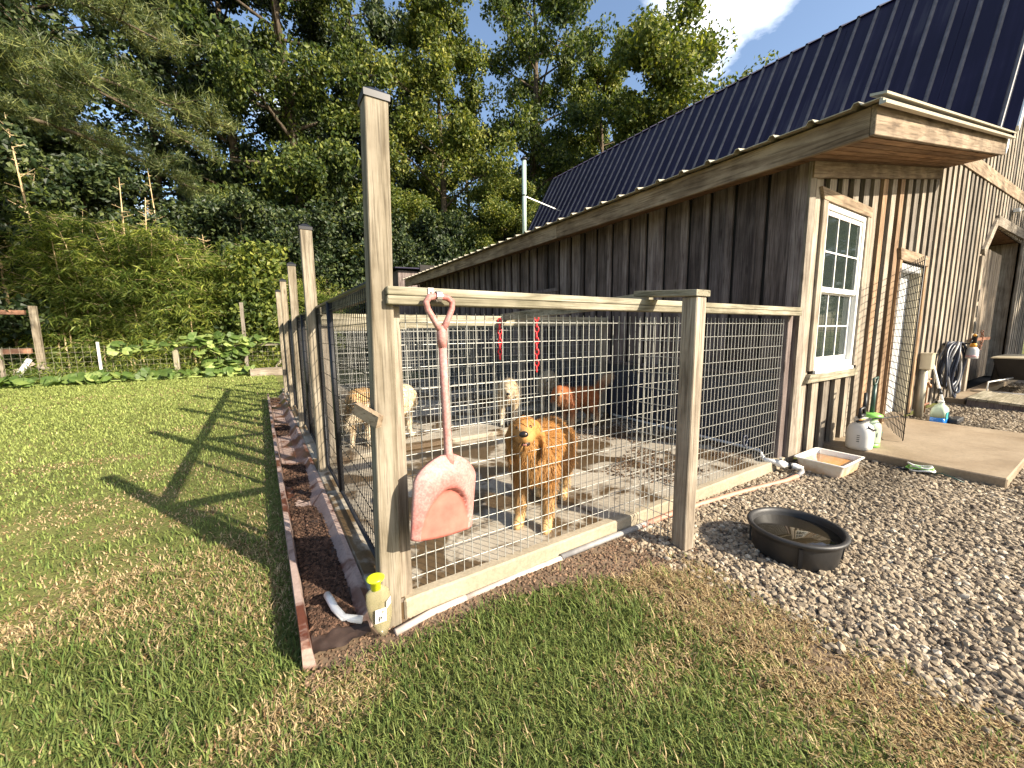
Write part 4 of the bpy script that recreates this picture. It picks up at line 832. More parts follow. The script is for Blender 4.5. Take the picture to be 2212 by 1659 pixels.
# ---- electric box, spigot, broom, jug, hose
eb = thing('electric_box', 'beige metal box on a conduit standing between the door and the garden hose', 'meter box', (8.68, 1.72, 0))
MB().box(8.60,8.80,1.63,1.76,.78,1.02).build('box', M['greybox'], eb, bevel=.006); MB().box(8.59,8.81,1.62,1.77,1.02,1.03).build('lid', M['greybox'], eb); MB().tube([(8.68,1.72,0),(8.68,1.72,.79)], .055, 14).build('conduit', M['galv'], eb)
sg = thing('spigot', 'copper coloured standpipe with outdoor tap beside the barn wall', 'tap', (9.1,1.74,0))
MB().tube([(9.18,1.76,0),(9.18,1.76,.50),(9.14,1.76,.55),(9.02,1.74,.54)], .018, 8).build('pipe', M['brassy'], sg); MB().tube([(8.98,1.70,.60),(9.08,1.70,.60)], .012, 6).build('handle', M['brassy'], sg); MB().tube([(9.05,1.74,.54),(9.04,1.70,.50),(9.04,1.69,.46)], .02, 8).build('spout', M['brassy'], sg); MB().tube([(8.85,1.74,.17),(9.3,1.74,.17)], .015, 6).build('cross_pipe', M['rust'], sg)
br = thing('broom', 'pale handled push brush leaning on the barn wall beside the electric box', 'broom', (8.45,1.36,.02))
p0, p1 = Vector((9.06,1.74,.99)), Vector((8.50,1.38,.10)); d = (p1-p0)
MB().tube([p0+d*.05, p0+d*.82], .017, 8).build('handle', M['pvc'], br); MB().tube([p0, p0+d*.06], .021, 8).build('grip', M['black'], br); MB().tube([p0+d*.57, p0+d*.66], .024, 8).build('collar', M['black'], br); MB().tube([p0+d*.82, p0+d*.95, (8.50,1.33,.06)], [.019,.022,.03], 8).build('neck', M['black'], br)
MB().box(8.44,8.80,1.25,1.36,.015,.09).build('brush_head', M['rubber'], br, bevel=.015)
jg = thing('liquid_jug', 'translucent jug of blue liquid on the gravel beside the pad', 'jug', (8.40,1.43,.01))
C = (8.40, 1.44)
def jring(a, b_, z, r): return rring(a, b_, z, r)
rings([jring(.12,.075,.01,.03), jring(.13,.08,.03,.04), jring(.13,.08,.11,.04)]).build('liquid', M['blue'], jg)
rings([jring(.131,.081,.111,.04), jring(.131,.081,.19,.04), jring(.12,.075,.24,.05), jring(.07,.055,.28,.05), jring(.035,.035,.295,.034), jring(.03,.03,.32,.029)]).build('jug_body', M['palegreen'], jg)
MB().lathe((8.40,1.44,.32), [(.034,0),(.034,.025),(.03,.028)], 14).build('cap', M['plasticw'], jg); MB().box(8.30,8.41,1.353,1.3585,.09,.19).build('label', M['teal'], jg); MB().box(8.45,8.49,1.352,1.3585,.10,.19).build('handle_gap', M['dark'], jg)
hs = thing('garden_hose', 'thick coil of dark blue garden hose hung on the barn wall', 'hose', (10.2,1.78,1.1))
b = MB(); b2 = MB()
for k in range(9):
    cx = 10.15+random.uniform(-.05,.05); ry = .30+.10*random.random()+.012*k; rx = .36+random.uniform(-.04,.06); yy = 1.76-.022*k; pts = []
    for i in range(33):
        t = 2*math.pi*i/32; pts.append((cx+rx*math.sin(t)*(1-.1*math.cos(t)), yy+.02*math.sin(3*t+k), 1.16-ry+ry*math.cos(t)))
    (b if k % 3 else b2).tube(pts, .019, 8, caps=False)
b.build('coil', M['hose'], hs); b2.build('coil', M['pvcg'], hs); MB().tube([(10.15,1.81,1.12),(10.15,1.50,1.14),(10.15,1.48,1.20)], .012, 6).build('hanger', M['black'], hs)
nz = thing('spray_bottle', 'hose end spray bottle with black and orange head hanging on the hose coil', 'sprayer', (10.4,1.5,.9))
MB().lathe((10.38,1.49,.88), [(.075,0),(.078,.02),(.074,.15),(.05,.19),(.03,.20)], 20).build('bottle', M['plasticw'], nz); MB().lathe((10.38,1.49,.882), [(.0785,.02),(.0775,.06)], 20).build('band', solid('pink_liquid',(.7,.42,.40),.3), nz)
MB().lathe((10.38,1.49,1.08), [(.04,0),(.042,.05),(.03,.06)], 16).build('collar', M['orange'], nz); b = MB().tube([(10.38,1.49,1.14),(10.40,1.49,1.22),(10.36,1.48,1.27),(10.27,1.47,1.28)], [.03,.036,.036,.022], 10); b.build('head', M['black'], nz); MB().tube([(10.27,1.47,1.28),(10.19,1.46,1.285)], [.022,.02], 10).build('nozzle', M['orange'], nz); MB().box(10.42,10.455,1.415,1.45,.95,1.05).build('label', M['hose'], nz)
# ---- ramp, cart and cord at the barn door
rp = thing('wooden_ramp', 'pale slatted ramp lying on the gravel below the barn door', 'ramp', (11.3,.8,.05))
for k in range(18):
    y0 = 1.50-k*.12; z0 = .17-k*.0075
    MB().hexa([(10.55,y0-.112,z0-.04),(12.0,y0-.112,z0-.04),(12.0,y0,z0-.035),(10.55,y0,z0-.035),(10.55,y0-.112,z0),(12.0,y0-.112,z0),(12.0,y0,z0+.005),(10.55,y0,z0+.005)]).build('slat', M['railX'], rp)
for x in (10.57, 11.95): MB().hexa([(x,-.65,.005),(x+.035,-.65,.005),(x+.035,1.5,.005),(x,1.5,.005),(x,-.65,.012),(x+.035,-.65,.012),(x+.035,1.5,.13),(x,1.5,.13)]).build('stringer', M['sideb'], rp)
ct = thing('garden_cart', 'dark garden cart with white wheel at the edge of the yard', 'cart', (13.8,1.0,0))
wh = MB().lathe((0,0,0), [(.13,-.05),(.20,-.06),(.215,-.03),(.215,.03),(.20,.06),(.13,.05)], 28).build('wheel', M['rubber'], ct); wh.location = Vector((13.42,.98,.23))-OFF[ct.name]; wh.rotation_euler = (R(90),0,R(-38))
MB().lathe((13.8,1.0,0), [(.015,.0615),(.03,.075),(.06,.063),(.135,.060),(.135,.056)], 28).build('rim', M['plasticw'], wh); OFF['wheel'] = OFF[ct.name]
MB().hexa([(13.4,.85,.30),(14.9,.85,.30),(14.9,1.5,.30),(13.4,1.5,.30),(13.2,.8,.75),(15.0,.8,.75),(15.0,1.6,.75),(13.2,1.6,.75)]).build('tray', M['black'], ct, bevel=.02); MB().box(13.15,15.05,.76,1.62,.752,.775).build('lid', M['greybox'], ct); MB().tube([(13.3,1.3,.35),(12.3,1.5,.32),(12.25,1.5,.08)], .014, 6).build('pull_handle', M['pvc'], ct)
for c in ct.children:
    if c.name.startswith('wheel'):
        for q in c.children: q.data.transform(Matrix.Translation(-(Vector((13.8,1.0,0))-OFF[ct.name])))
o = MB().tube([(12.2,1.7,.13),(11.9,1.3,.17),(12.3,.9,.12),(12.9,.5,.03),(13.2,.3,.02)], .014, 6).build('power_cord', M['pvcg']); props(o, 'grey cord trailing from the doorstep over the ramp', 'cord')
bg_ = thing('tote_bag', 'black upright bag standing against the plank barn door', 'bag', (14.9,1.7,.12)); MB().hexa([(14.6,1.62,.12),(15.4,1.62,.12),(15.4,1.76,.12),(14.6,1.76,.12),(14.7,1.64,.62),(15.35,1.64,.62),(15.35,1.74,.62),(14.7,1.74,.62)]).build('bag_body', M['rubber'], bg_, bevel=.03); MB().tube([(14.85,1.68,.62),(14.95,1.68,.74),(15.1,1.68,.74),(15.2,1.68,.62)], .015, 6).build('handle', M['rubber'], bg_)
# green leash on the pad edge
ls = thing('rope_leash', 'green and white bundled rope lying against the edge of the pad', 'leash', (5.36,1.08,.03))
b = MB(); b2 = MB()
for k in range(5):
    cx, cy = 5.345+random.uniform(-.01,.01), 1.0+random.uniform(-.02,.02); pts = [(cx+.035*math.cos(t), cy+.085*math.sin(t), .04+.010*k+.012*math.sin(2*t+k)) for t in [2*math.pi*i/16 for i in range(17)]]; (b if k % 2 else b2).tube(pts, .009, 6, caps=False)
b.build('green_loop', M['greenp'], ls); b2.build('white_loop', M['pvc'], ls); MB().tube([(5.34,.92,.03),(5.30,.85,.06),(5.30,.76,.04),(5.31,.70,.015)], .006, 6).build('cord_end', M['dkgreen'], ls); MB().tube([(5.33,1.08,.03),(5.30,1.2,.02),(5.33,1.28,.015)], .012, 6).build('grip', M['black'], ls)
# ================================================================ DOGS
def capsules(parts, sub=14):
    b = MB()
    for p in parts:
        p0, r0, p1, r1 = Vector(p[0]), p[1], Vector(p[2]), p[3]; d = (p1-p0); L = max(d.length, 1e-4); d = d/L
        a = d.orthogonal().normalized(); c = d.cross(a); fl = p[4] if len(p) > 4 else None
        prof = []
        for i in range(6): t = -math.pi/2+math.pi/2*i/5; prof.append((r0*math.cos(t), r0*math.sin(t)))
        for i in range(6): t = math.pi/2*i/5; prof.append((r1*math.cos(t), L+r1*math.sin(t)))
        vs = []; n = sub
        for r_, h in prof:
            r_ = max(r_, 1e-4)
            for k in range(n):
                t = 2*math.pi*k/n; v = (a*math.cos(t)+c*math.sin(t))*r_
                if fl: v = v-Vector(fl[0])*v.dot(Vector(fl[0]))*(1-fl[1])
                vs.append(p0+d*h+v)
        m = len(prof); fs = [(i*n+k, i*n+(k+1) % n, (i+1)*n+(k+1) % n, (i+1)*n+k) for i in range(m-1) for k in range(n)]
        fs += [tuple(range(n-1, -1, -1)), tuple(range((m-1)*n, m*n))]; b.add(vs, fs)
    return b
def dog(label, pos, ang, s, base, pale, head=(0, 0, 0), neck=(.335, .655), hs=1.0, voxel=.014, nfur=9000, sit=False, mouth=True, tail=0.0, furL=1.0):
    root = thing('golden_retriever', label, 'dog', pos, 'long haired dogs in the run'); root.rotation_euler = (0, 0, ang); root.scale = (s, s, s)
    if sit: hip, knee, hock, hp = (-.14,.20), (.06,.17), (-.16,.06), -.06
    body = [((.20,0,.475),.135,(-.02,0,.47),.140), ((-.02,0,.475),.138,(-.24,0,.48),.122), ((.20,0,.42),.118,(.08,0,.42),.115), ((.21,0,.50),.11,(.27,0,.50),.10)]
    if sit: body = [((.20,0,.46),.128,(.02,0,.34),.14), ((.02,0,.34),.14,(-.12,0,.20),.15), ((.20,0,.40),.11,(.1,0,.34),.11)]
    legs = []
    for sy in (-1, 1):
        legs += [((.19,sy*.085,.40),.072,(.175,sy*.088,.25),.047), ((.175,sy*.088,.25),.045,(.195,sy*.088,.065),.032), ((.195,sy*.088,.06),.033,(.235,sy*.09,.024),.036), ((.225,sy*.09,.022),.034,(.262,sy*.09,.018),.026)]
        if not sit: legs += [((-.25,sy*.075,.44),.105,(-.20,sy*.092,.29),.078), ((-.20,sy*.092,.29),.070,(-.315,sy*.09,.165),.036), ((-.315,sy*.09,.165),.034,(-.30,sy*.09,.05),.030), ((-.30,sy*.09,.045),.032,(-.255,sy*.09,.020),.034)]
        else: legs += [((-.12,sy*.10,.17),.12,(.04,sy*.13,.16),.075), ((.04,sy*.13,.15),.06,(-.10,sy*.13,.05),.04), ((-.10,sy*.13,.04),.036,(.08,sy*.13,.025),.032)]
    tz = .50 if not sit else .10
    tl = [((-.33,0,tz),.042,(-.46,0,tz-.03+tail*.10),.045), ((-.46,0,tz-.03+tail*.10),.050,(-.60,0,tz-.10+tail*.22),.050), ((-.60,0,tz-.10+tail*.22),.05,(-.72,0,tz-.16+tail*.30),.022)] if not sit else []
    N0 = Vector((.25, 0, .53)); N1 = Vector((neck[0], 0, neck[1]))
    Rh = Matrix.Rotation(head[2], 3, 'Z') @ Matrix.Rotation(head[1], 3, 'Y') @ Matrix.Rotation(head[0], 3, 'X')
    def H(x, y, z): return tuple(N1+Rh @ (Vector((x, y, z))*hs))
    nk = [(tuple(N0),.125,tuple(N1+Vector((-.01,0,-.02))),.092), (tuple(N0+Vector((.02,0,-.05))),.10,tuple(N1+Vector((.01,0,-.05))),.075)]
    hd = [(H(.02,0,.055),.082,H(.055,0,.062),.076), (H(.07,-.022,.05),.058,H(.07,.022,.05),.058), (H(.10,0,.030),.052,H(.185,0,.014),.036), (H(.185,0,.020),.033,H(.20,0,.018),.028), (H(.095,-.025,.012),.034,H(.165,-.014,.004),.026), (H(.095,.025,.012),.034,H(.165,.014,.004),.026)]
    if hs != 1: hd = [(q[0], q[1]*hs, q[2], q[3]*hs)+tuple(q[4:]) for q in hd]
    jaw = -.034 if mouth else -.014
    hd += [(H(.075,0,-.004),.040,H(.155,0,jaw),.018), (H(.085,-.02,.085),.022,H(.085,.02,.085),.022)]
    for sy in (-1, 1): hd += [(H(.02,sy*.072,.085),.026,H(.035,sy*.097,.02),.036,(tuple(Rh @ Vector((0,1,0))),.5)), (H(.035,sy*.097,.02),.038,H(.04,sy*.102,-.07),.022,(tuple(Rh @ Vector((0,1,0))),.5))]
    mb = capsules(body+legs+tl+nk+hd)
    me = mb.mesh('tmp', M['coat']); o = bpy.data.objects.new('tmp', me); COL.objects.link(o)
    m1 = o.modifiers.new('r', 'REMESH'); m1.mode = 'VOXEL'; m1.voxel_size = voxel; m2 = o.modifiers.new('s', 'SMOOTH'); m2.iterations = 5; m2.factor = .5
    me2 = bpy.data.meshes.new_from_object(o.evaluated_get(bpy.context.evaluated_depsgraph_get())); bpy.data.objects.remove(o)
    nv_, nf = len(me2.vertices), len(me2.polygons); co = np.empty(nv_*3, np.float32); me2.vertices.foreach_get('co', co); co = co.reshape(-1, 3)
    base, pale = np.array(base), np.array(pale); hc = np.array(H(.06,0,.05)); mz = np.array(H(.16,0,.01))
    def region(c):
        x, y, z = c[:, 0], c[:, 1], c[:, 2]; dh = np.linalg.norm(c-hc, axis=1); dm = np.linalg.norm(c-mz, axis=1)
        p = np.zeros(len(c)); p = np.maximum(p, np.clip(1.3-z/.24, 0, 1)*.9); p = np.maximum(p, np.clip((-.40-x)/.15, 0, 1)*.8)
        p = np.maximum(p, np.clip((x-.24)/.1, 0, 1)*np.clip((.58-z)/.2, 0, 1)*.35); p = np.maximum(p, np.clip(1-dm/.085, 0, 1)*.55); return p, dh, dm
    p, dh, dm = region(co); cc = base[None]*(1-p[:, None])+pale[None]*p[:, None]; cc = cc*(.88+.24*vnoise(co[:, 0]*1.0+co[:, 1], co[:, 2], 14, 3))[:, None]
    earc = np.minimum(np.linalg.norm(co-np.array(H(.035,.1,0)), axis=1), np.linalg.norm(co-np.array(H(.035,-.1,0)), axis=1)); cc = cc*(1-.32*np.clip(1-earc/.07, 0, 1))[:, None]
    me2.name = 'body'; me2.materials.clear(); me2.materials.append(M['coat']); a = me2.color_attributes.new('Col', 'FLOAT_COLOR', 'POINT'); c4 = np.ones((nv_, 4), np.float32); c4[:, :3] = cc; a.data.foreach_set('color', c4.ravel())
    me2.polygons.foreach_set('use_smooth', np.ones(nf, bool)); me2.update()
    def child(name, me_):
        q = bpy.data.objects.new(name, me_); COL.objects.link(q); q.parent = root; OFF[q.name] = Vector((0,0,0)); return q
    body_o = child('body', me2)
    # fur strands
    ar = np.empty(nf, np.float32); me2.polygons.foreach_get('area', ar); nr = np.empty(nf*3, np.float32); me2.polygons.foreach_get('normal', nr); nr = nr.reshape(-1, 3); ce = np.empty(nf*3, np.float32); me2.polygons.foreach_get('center', ce); ce = ce.reshape(-1, 3)
    idx = RNG.choice(nf, nfur, p=ar/ar.sum()); c = ce[idx]+RNG.normal(0, voxel*.35, (nfur, 3)); n = nr[idx]; p, dh, dm = region(c)
    flow = np.tile(np.array([-.55,0,-.85]), (nfur, 1)); hm = np.clip(1-(dh-.06)/.10, 0, 1)[:, None]; hv = c-mz; hv /= np.linalg.norm(hv, axis=1)[:, None]+1e-6; flow = flow*(1-hm)+hv*hm
    chest = (c[:, 0] > .16)[:, None]; flow = np.where(chest & (hm < .3), np.array([-.05,0,-1.0]), flow); tl_ = (c[:, 0] < -.36)[:, None]; flow = np.where(tl_, np.array([-.5,0,-.85]), flow)
    flow = flow-n*np.sum(flow*n, 1)[:, None]*.85+RNG.normal(0, .22, (nfur, 3)); flow /= np.linalg.norm(flow, axis=1)[:, None]+1e-6
    L = .030+.020*RNG.uniform(0, 1, nfur); L = np.where(dh < .13*hs, .010, L); L = np.where(dm < .07, .006, L); L = np.where(c[:, 2] < .10, .014, L); L = np.where((c[:, 0] < -.36) & (c[:, 2] > .2), .095, L)
    L = np.where((c[:, 0] > .2) & (c[:, 2] < .62) & (c[:, 2] > .36) & (dh > .14*hs), .055, L); L = np.where((c[:, 2] < .36) & (c[:, 2] > .12) & (n[:, 0] < -.2), .055, L); L = np.where((n[:, 2] < -.5) & (c[:, 2] > .28), .06, L)
    L = L*furL*RNG.uniform(.6, 1.25, nfur); D = n*.24+flow; D /= np.linalg.norm(D, axis=1)[:, None]; sd_ = np.cross(D, n); sd_ /= np.linalg.norm(sd_, axis=1)[:, None]+1e-6
    w = (.0010+.012*L)*(voxel/.014)**.5; D2 = D+np.array([0,0,-.35])+RNG.normal(0,.12,(nfur,3)); D2 /= np.linalg.norm(D2, axis=1)[:, None]
    P0 = c-n*.004; P1 = P0+D*(L*.55)[:, None]; P2 = P1+D2*(L*.5)[:, None]; S_ = sd_*w[:, None]
    V = np.stack([P0-S_, P0+S_, P1-S_*.8, P1+S_*.8, P2], 1).reshape(-1, 3); F = (np.array([(0,1,3),(0,3,2),(2,3,4)])[None]+(np.arange(nfur)*5)[:, None, None]).reshape(-1, 3)
    cc = base[None]*(1-p[:, None])+pale[None]*p[:, None]; cc = cc*(.7+.6*vnoise(c[:, 0]+c[:, 1]*.7, c[:, 2], 22, 5))[:, None]; cc = np.where((RNG.uniform(0,1,nfur) < .15)[:, None], cc*.65+pale*.35, cc)
    earc = np.minimum(np.linalg.norm(c-np.array(H(.035,.1,0)), axis=1), np.linalg.norm(c-np.array(H(.035,-.1,0)), axis=1)); cc = cc*(1-.32*np.clip(1-earc/.07, 0, 1))[:, None]
    child('coat', np_mesh('coat', V, F, M['fur'], np.repeat(cc, 5, 0)))
    def ball(name, c_, r_, mat, sc=(1,1,1)):
        b = MB(); b.lathe((0,0,0), [(max(1e-4, math.cos(t)*r_), math.sin(t)*r_) for t in [-math.pi/2+math.pi*i/8 for i in range(9)]], 12); me_ = b.mesh(name, mat)
        q = child(name, me_); q.location = c_; q.rotation_euler = Rh.to_euler(); q.scale = sc
    ball('nose', H(.214,0,.030), .023*hs, M['nose'], (.8,1.1,.8))
    for sy in (-1, 1): ball('eye', H(.116,sy*.036,.070), .0105, M['eye'])
    if mouth:
        ball('mouth', H(.163,0,-.017), .029*hs, M['mouth'], (1.35,1.05,.72)); ball('tongue', H(.178,0,-.024), .017*hs, M['tongue'], (1.5,1.0,.45)); ball('teeth', H(.187,0,-.010), .012*hs, M['plasticw'], (.5,1.3,.25))
    return root
GOLD, GPALE = (.36,.165,.045), (.52,.34,.155); RED, RPALE = (.27,.085,.028), (.50,.33,.19); CRM, CPALE = (.42,.32,.20), (.55,.46,.33)
dog('golden dog with open mouth standing right behind the front wire', (1.635,2.19,.112), math.atan2(-.62,-.78), 1.09, GOLD, GPALE, head=(R(5),R(-15),R(15)), neck=(.355,.595), hs=.98, voxel=.0115, nfur=60000, tail=-.4)
dog('red dog standing side on with raised pale tail and sunlit face', (3.60,4.0,.112), R(182), .92, RED, RPALE, neck=(.36,.53), head=(0,R(2),R(45)), voxel=.015, nfur=16000, mouth=False, tail=1.35)
dog('cream dog facing the camera behind the first divider near the short chain', (2.98,4.78,.112), math.atan2(-.80,-.55), 1.05, CRM, CPALE, neck=(.35,.48), head=(0,R(6),R(4)), voxel=.018, nfur=9000)
dog('cream dog in the dim corner beyond the red dog, only its head and back showing', (4.06,5.25,.112), math.atan2(-.80,-.6), 1.06, CRM, CPALE, neck=(.35,.49), head=(0,0,R(-2)), voxel=.018, nfur=8000)
dog('pale cream dog seen in part beside the tall post and shovel', (1.30,4.78,.112), R(35), 1.02, (.58,.46,.29), CPALE, neck=(.35,.46), head=(0,R(5),R(60)), voxel=.018, nfur=8000, mouth=False)
dog('tan dog with dark muzzle looking out through the black side mesh', (.98,4.95,.112), math.atan2(-.98,-.35), 1.05, (.46,.29,.13), CPALE, neck=(.35,.52), head=(0,R(2),R(6)), voxel=.018, nfur=8000)
# ================================================================ VEGETATION
def leaves(c, size, asp, up=.10, droop=0., flat=None):
    """rhombic leaves folded along the midrib: c (n,3) centres"""
    n = len(c); N = RNG.normal(0, 1, (n, 3)); N[:, 2] = N[:, 2]*.8+up; N /= np.linalg.norm(N, axis=1)[:, None]
    T = RNG.normal(0, 1, (n, 3)); T[:, 2] -= droop; T -= N*np.sum(T*N, 1)[:, None]; T /= np.linalg.norm(T, axis=1)[:, None]+1e-6; B = np.cross(N, T)
    L = size*RNG.uniform(.65, 1.35, n)[:, None]; Wd = L*asp
    a, d = c-T*L*.5, c+T*L*.5; b_ = c+B*Wd*.5+N*L*.10-T*L*.08; e = c-B*Wd*.5+N*L*.10-T*L*.08
    V = np.stack([a, b_, d, e], 1).reshape(-1, 3); F = (np.array([(0,1,2),(0,2,3)])[None]+(np.arange(n)*4)[:, None, None]).reshape(-1, 3); return V, F
def tree_meshes(seed, Ht, z0, rad, nl, size, leafm, taper=.6, limbs=26, trunk_r=.28, spread=.75, shape='oval', clump=.85, asp=.62, ivy=0, barkm='bark', lean=.4):
    rng = random.Random(seed); b = MB()
    tp = [Vector((0,0,0))]; 
    for i in range(1, 11): tp.append(Vector((math.sin(seed+i*.5)*lean*i/10, math.cos(seed*1.7+i*.6)*lean*i/10, Ht*.93*i/10)))
    b.tube(tp, [trunk_r*(1-.88*(i/10)**1.1)+.015 for i in range(11)], 9, caps=False)
    cl = []
    for k in range(limbs):
        f = (k+rng.random())/limbs; z = z0+(Ht*.97-z0)*f; a = k*2.4+rng.uniform(-.5,.5)
        env = {'oval': math.sin(math.pi*min(1, .14+.80*f))**.7, 'col': (1-.55*f), 'cone': 1-.85*f, 'dome': math.sqrt(max(.05, 1-f*f*.92))}[shape]
        L = rad*env*rng.uniform(.6, 1.12); i = min(9, int(z/(Ht*.93)*10)); base = tp[i].lerp(tp[i+1], min(1, z/(Ht*.093)-i)) if i < 10 else tp[10]
        rise = rng.uniform(.05, .55)*L*(.4+f); q = Vector((math.cos(a)*L, math.sin(a)*L, rise)); mid = base+q*.5+Vector((0,0,L*.08)); end = base+q
        r0 = max(.02, trunk_r*.34*(1-f*.7)); b.tube([base, mid, end], [r0, r0*.6, .012], 5, caps=False)
        for s in range(rng.randint(3, 5)):
            t = rng.uniform(.35, 1.05); p = base.lerp(mid, t*2) if t < .5 else mid.lerp(end, (t-.5)*2); e = p+Vector((rng.uniform(-1,1), rng.uniform(-1,1), rng.uniform(-.35,.6)))*L*.36
            b.tube([p, e], [r0*.35, .008], 4, caps=False); cl += [e, p.lerp(e, .55)]
        cl.append(end)
    cl = np.array([c[:] for c in cl]); k = RNG.choice(len(cl), nl); w = RNG.uniform(.5, 1.1, len(cl)); g = RNG.normal(0, 1, (nl, 3)); g = g/np.maximum(1, np.linalg.norm(g, axis=1)[:, None]/1.7)
    c = cl[k]+g*np.array([.55,.55,.62])*clump*w[k][:, None]
    if ivy:
        t = RNG.uniform(0, 1, ivy); z = t*Ht*.62; a = RNG.uniform(0, 6.28, ivy); rr = trunk_r*(1-.6*t)+np.abs(RNG.normal(0, .16, ivy)); tx = np.interp(z, [p.z for p in tp], [p.x for p in tp]); ty = np.interp(z, [p.z for p in tp], [p.y for p in tp])
        c = np.concatenate([c, np.stack([tx+rr*np.cos(a), ty+rr*np.sin(a), z], 1)])
    V, F = leaves(c, size, asp, droop=.5); return b.mesh('trunk', M[barkm]), np_mesh('crown', V, F, M[leafm])
def plant(name, label, cat, group, meshes, pos, rot, sc, parts=('trunk', 'crown')):
    t = thing(name, label, cat, pos, group); t.rotation_euler = (0, 0, rot); t.scale = (sc[0], sc[0], sc[1]) if isinstance(sc, tuple) else (sc,)*3
    for nm, me in zip(parts, meshes):
        q = bpy.data.objects.new(nm, me); COL.objects.link(q); q.parent = t
    return t
TA = tree_meshes(1, 24, 5.5, 4.8, 46000, .22, 'leafA', limbs=36, trunk_r=.40, ivy=2500, clump=.85)
TB = tree_meshes(5, 22, 2.0, 4.8, 60000, .22, 'leafB', limbs=40, trunk_r=.30, shape='oval', clump=.85)
TD = tree_meshes(9, 24, 7.5, 5.0, 36000, .24, 'leafD', limbs=32, clump=.8, trunk_r=.36)
TG = tree_meshes(11, 24, 7.5, 5.0, 21000, .23, 'leafD', limbs=30, trunk_r=.33, clump=.8)
TE = tree_meshes(14, 16, 1.5, 4.6, 60000, .20, 'leafB', limbs=44, trunk_r=.26, shape='dome', clump=.85)
TU = tree_meshes(21, 6.5, .3, 2.6, 20000, .17, 'leafD', limbs=26, trunk_r=.09, shape='dome', clump=.6)
G = 'tall trees at the edge of the wood'
TREES = [
 ('E', 'tree across the yard mirrored in the wing window, nearest one', (31, -9, 0), 0.5, (1.2, 1.2)),
 ('A', 'tall tree across the yard mirrored in the wing window', (35, -2, 0), 2.5, (1.1, 0.9)),
 ('B', 'tree across the yard mirrored at the edge of the wing window', (28, -16, 0), 1.5, (1.1, 0.8)),
 ('D', 'dark tree across the yard, farthest along the barn side', (40, 3, 0), 4.5, (1.2, 0.8)),
 ('G', 'dark open crowned tree with sky gaps beside the pine', (-4.37, 30.69, 0), 0.4, (1.0, 0.92)),
 ('A', 'tall tree with creeper clad trunk behind the tall fence post', (2.32, 24.89, 0), 1.1, (1.0, 1.1)),
 ('D', 'very tall dark tree left of the creeper clad trunk', (-0.33, 29.0, 0), 2.0, (1.0, 1.1)),
 ('B', 'broad sunlit green tree directly above the low wing roof end', (10.23, 23.9, 0), 0.3, (0.92, 0.95)),
 ('A', 'tree with bare dark trunk showing left of the main roof end', (17.38, 24.45, 0), 2.6, (1.0, 1.1)),
 ('D', 'dark high tree between the creeper clad trunk and the sunlit green tree', (6.91, 30.22, 0), 3.3, (1.1, 1.12)),
 ('E', 'rounded bright tree rising over the main barn roof, nearest the sky', (21.44, 16.42, 0), 0.2, (1.18, 1.18)),
 ('B', 'airy tree behind the barn between bare dark trunk and rounded tree', (23.03, 23.64, 0), 4.2, (1.0, 1.0)),
 ('G', 'dark tree behind the pine at the left edge', (-8.05, 28.9, 0), 5.0, (1.1, 0.9)),
 ('E', 'small bushy tree just past the far end of the low wing', (6.3, 22.12, 0), 1.9, (0.75, 0.55)),
 ('E', 'young green tree beside the pale green flue pipe', (12.51, 20.48, 0), 3.0, (0.75, 0.62)),
 ('D', 'dim tree standing deep behind the bamboo at far left', (-12.98, 33.58, 0), 0.9, (1.2, 0.85)),
 ('D', 'deep wood tree showing through between two front crowns', (5.77, 39.58, 0), 2.2, (1.2, 0.9)),
 ('B', 'deep wood tree behind the broad sunlit green tree', (17.6, 35.92, 0), 5.2, (1.2, 0.95)),
 ('D', 'farthest tree behind the airy tree and the barn roof', (27.02, 32.16, 0), 0.6, (1.1, 0.85)),
 ('A', 'tree far left beyond the timber frame', (-11.99, 25.31, 0), 1.4, (1.0, 0.85))]
for mk, lab, p, rot, sc in TREES:
    plant('tree', lab, 'tree', G, {'A':TA,'B':TB,'D':TD,'E':TE,'G':TG}[mk], p, rot, sc)
for lab, p, rot, sc in [
 ('dark shrub below the creeper clad trunk', (2.43, 20.86, 0), 0.2, 1.0),
 ('dark shrub right of the creeper clad trunk', (4.36, 20.03, 0), 1.7, 1.05),
 ('dark shrub by the far kennel corner', (5.54, 18.7, 0), 2.2, 0.85),
 ('dark shrub in the gap left of the creeper clad trunk', (0.02, 23.0, 0), 3.9, 1.15),
 ('dark shrub under the sky gap', (-2.66, 24.86, 0), 0.8, 1.1),
 ('dark shrub behind the pale saplings', (-5.16, 23.44, 0), 5.2, 1.25),
 ('dark shrub behind the timber frame', (-7.46, 22.81, 0), 4.4, 1.3),
 ('dark shrub behind the grey shed', (8.15, 19.35, 0), 2.9, 1.1),
 ('dark shrub at the flue pipe foot', (12.78, 21.49, 0), 3.5, 1.3),
 ('dark shrub beyond the left picture edge', (-8.55, 21.35, 0), 1.2, 1.2),
 ('dark shrub behind the creeper drape', (1.27, 22.46, 0), 5.6, 1.1),
 ('dark shrub further back under the dark high tree', (4.94, 26.54, 0), 0.5, 1.6),
 ('dark shrub further back under the very tall dark tree', (-1.37, 28.97, 0), 2.7, 1.6),
 ('dark shrub further back behind the broad tree', (9.44, 27.42, 0), 4.0, 1.7),
 ('dark shrub deep behind the bamboo', (-7.49, 28.02, 0), 0.3, 1.7)]:
    plant('shrub', lab, 'shrub', 'dark shrubs under the trees', TU, p, rot, sc, ('stem', 'foliage'))
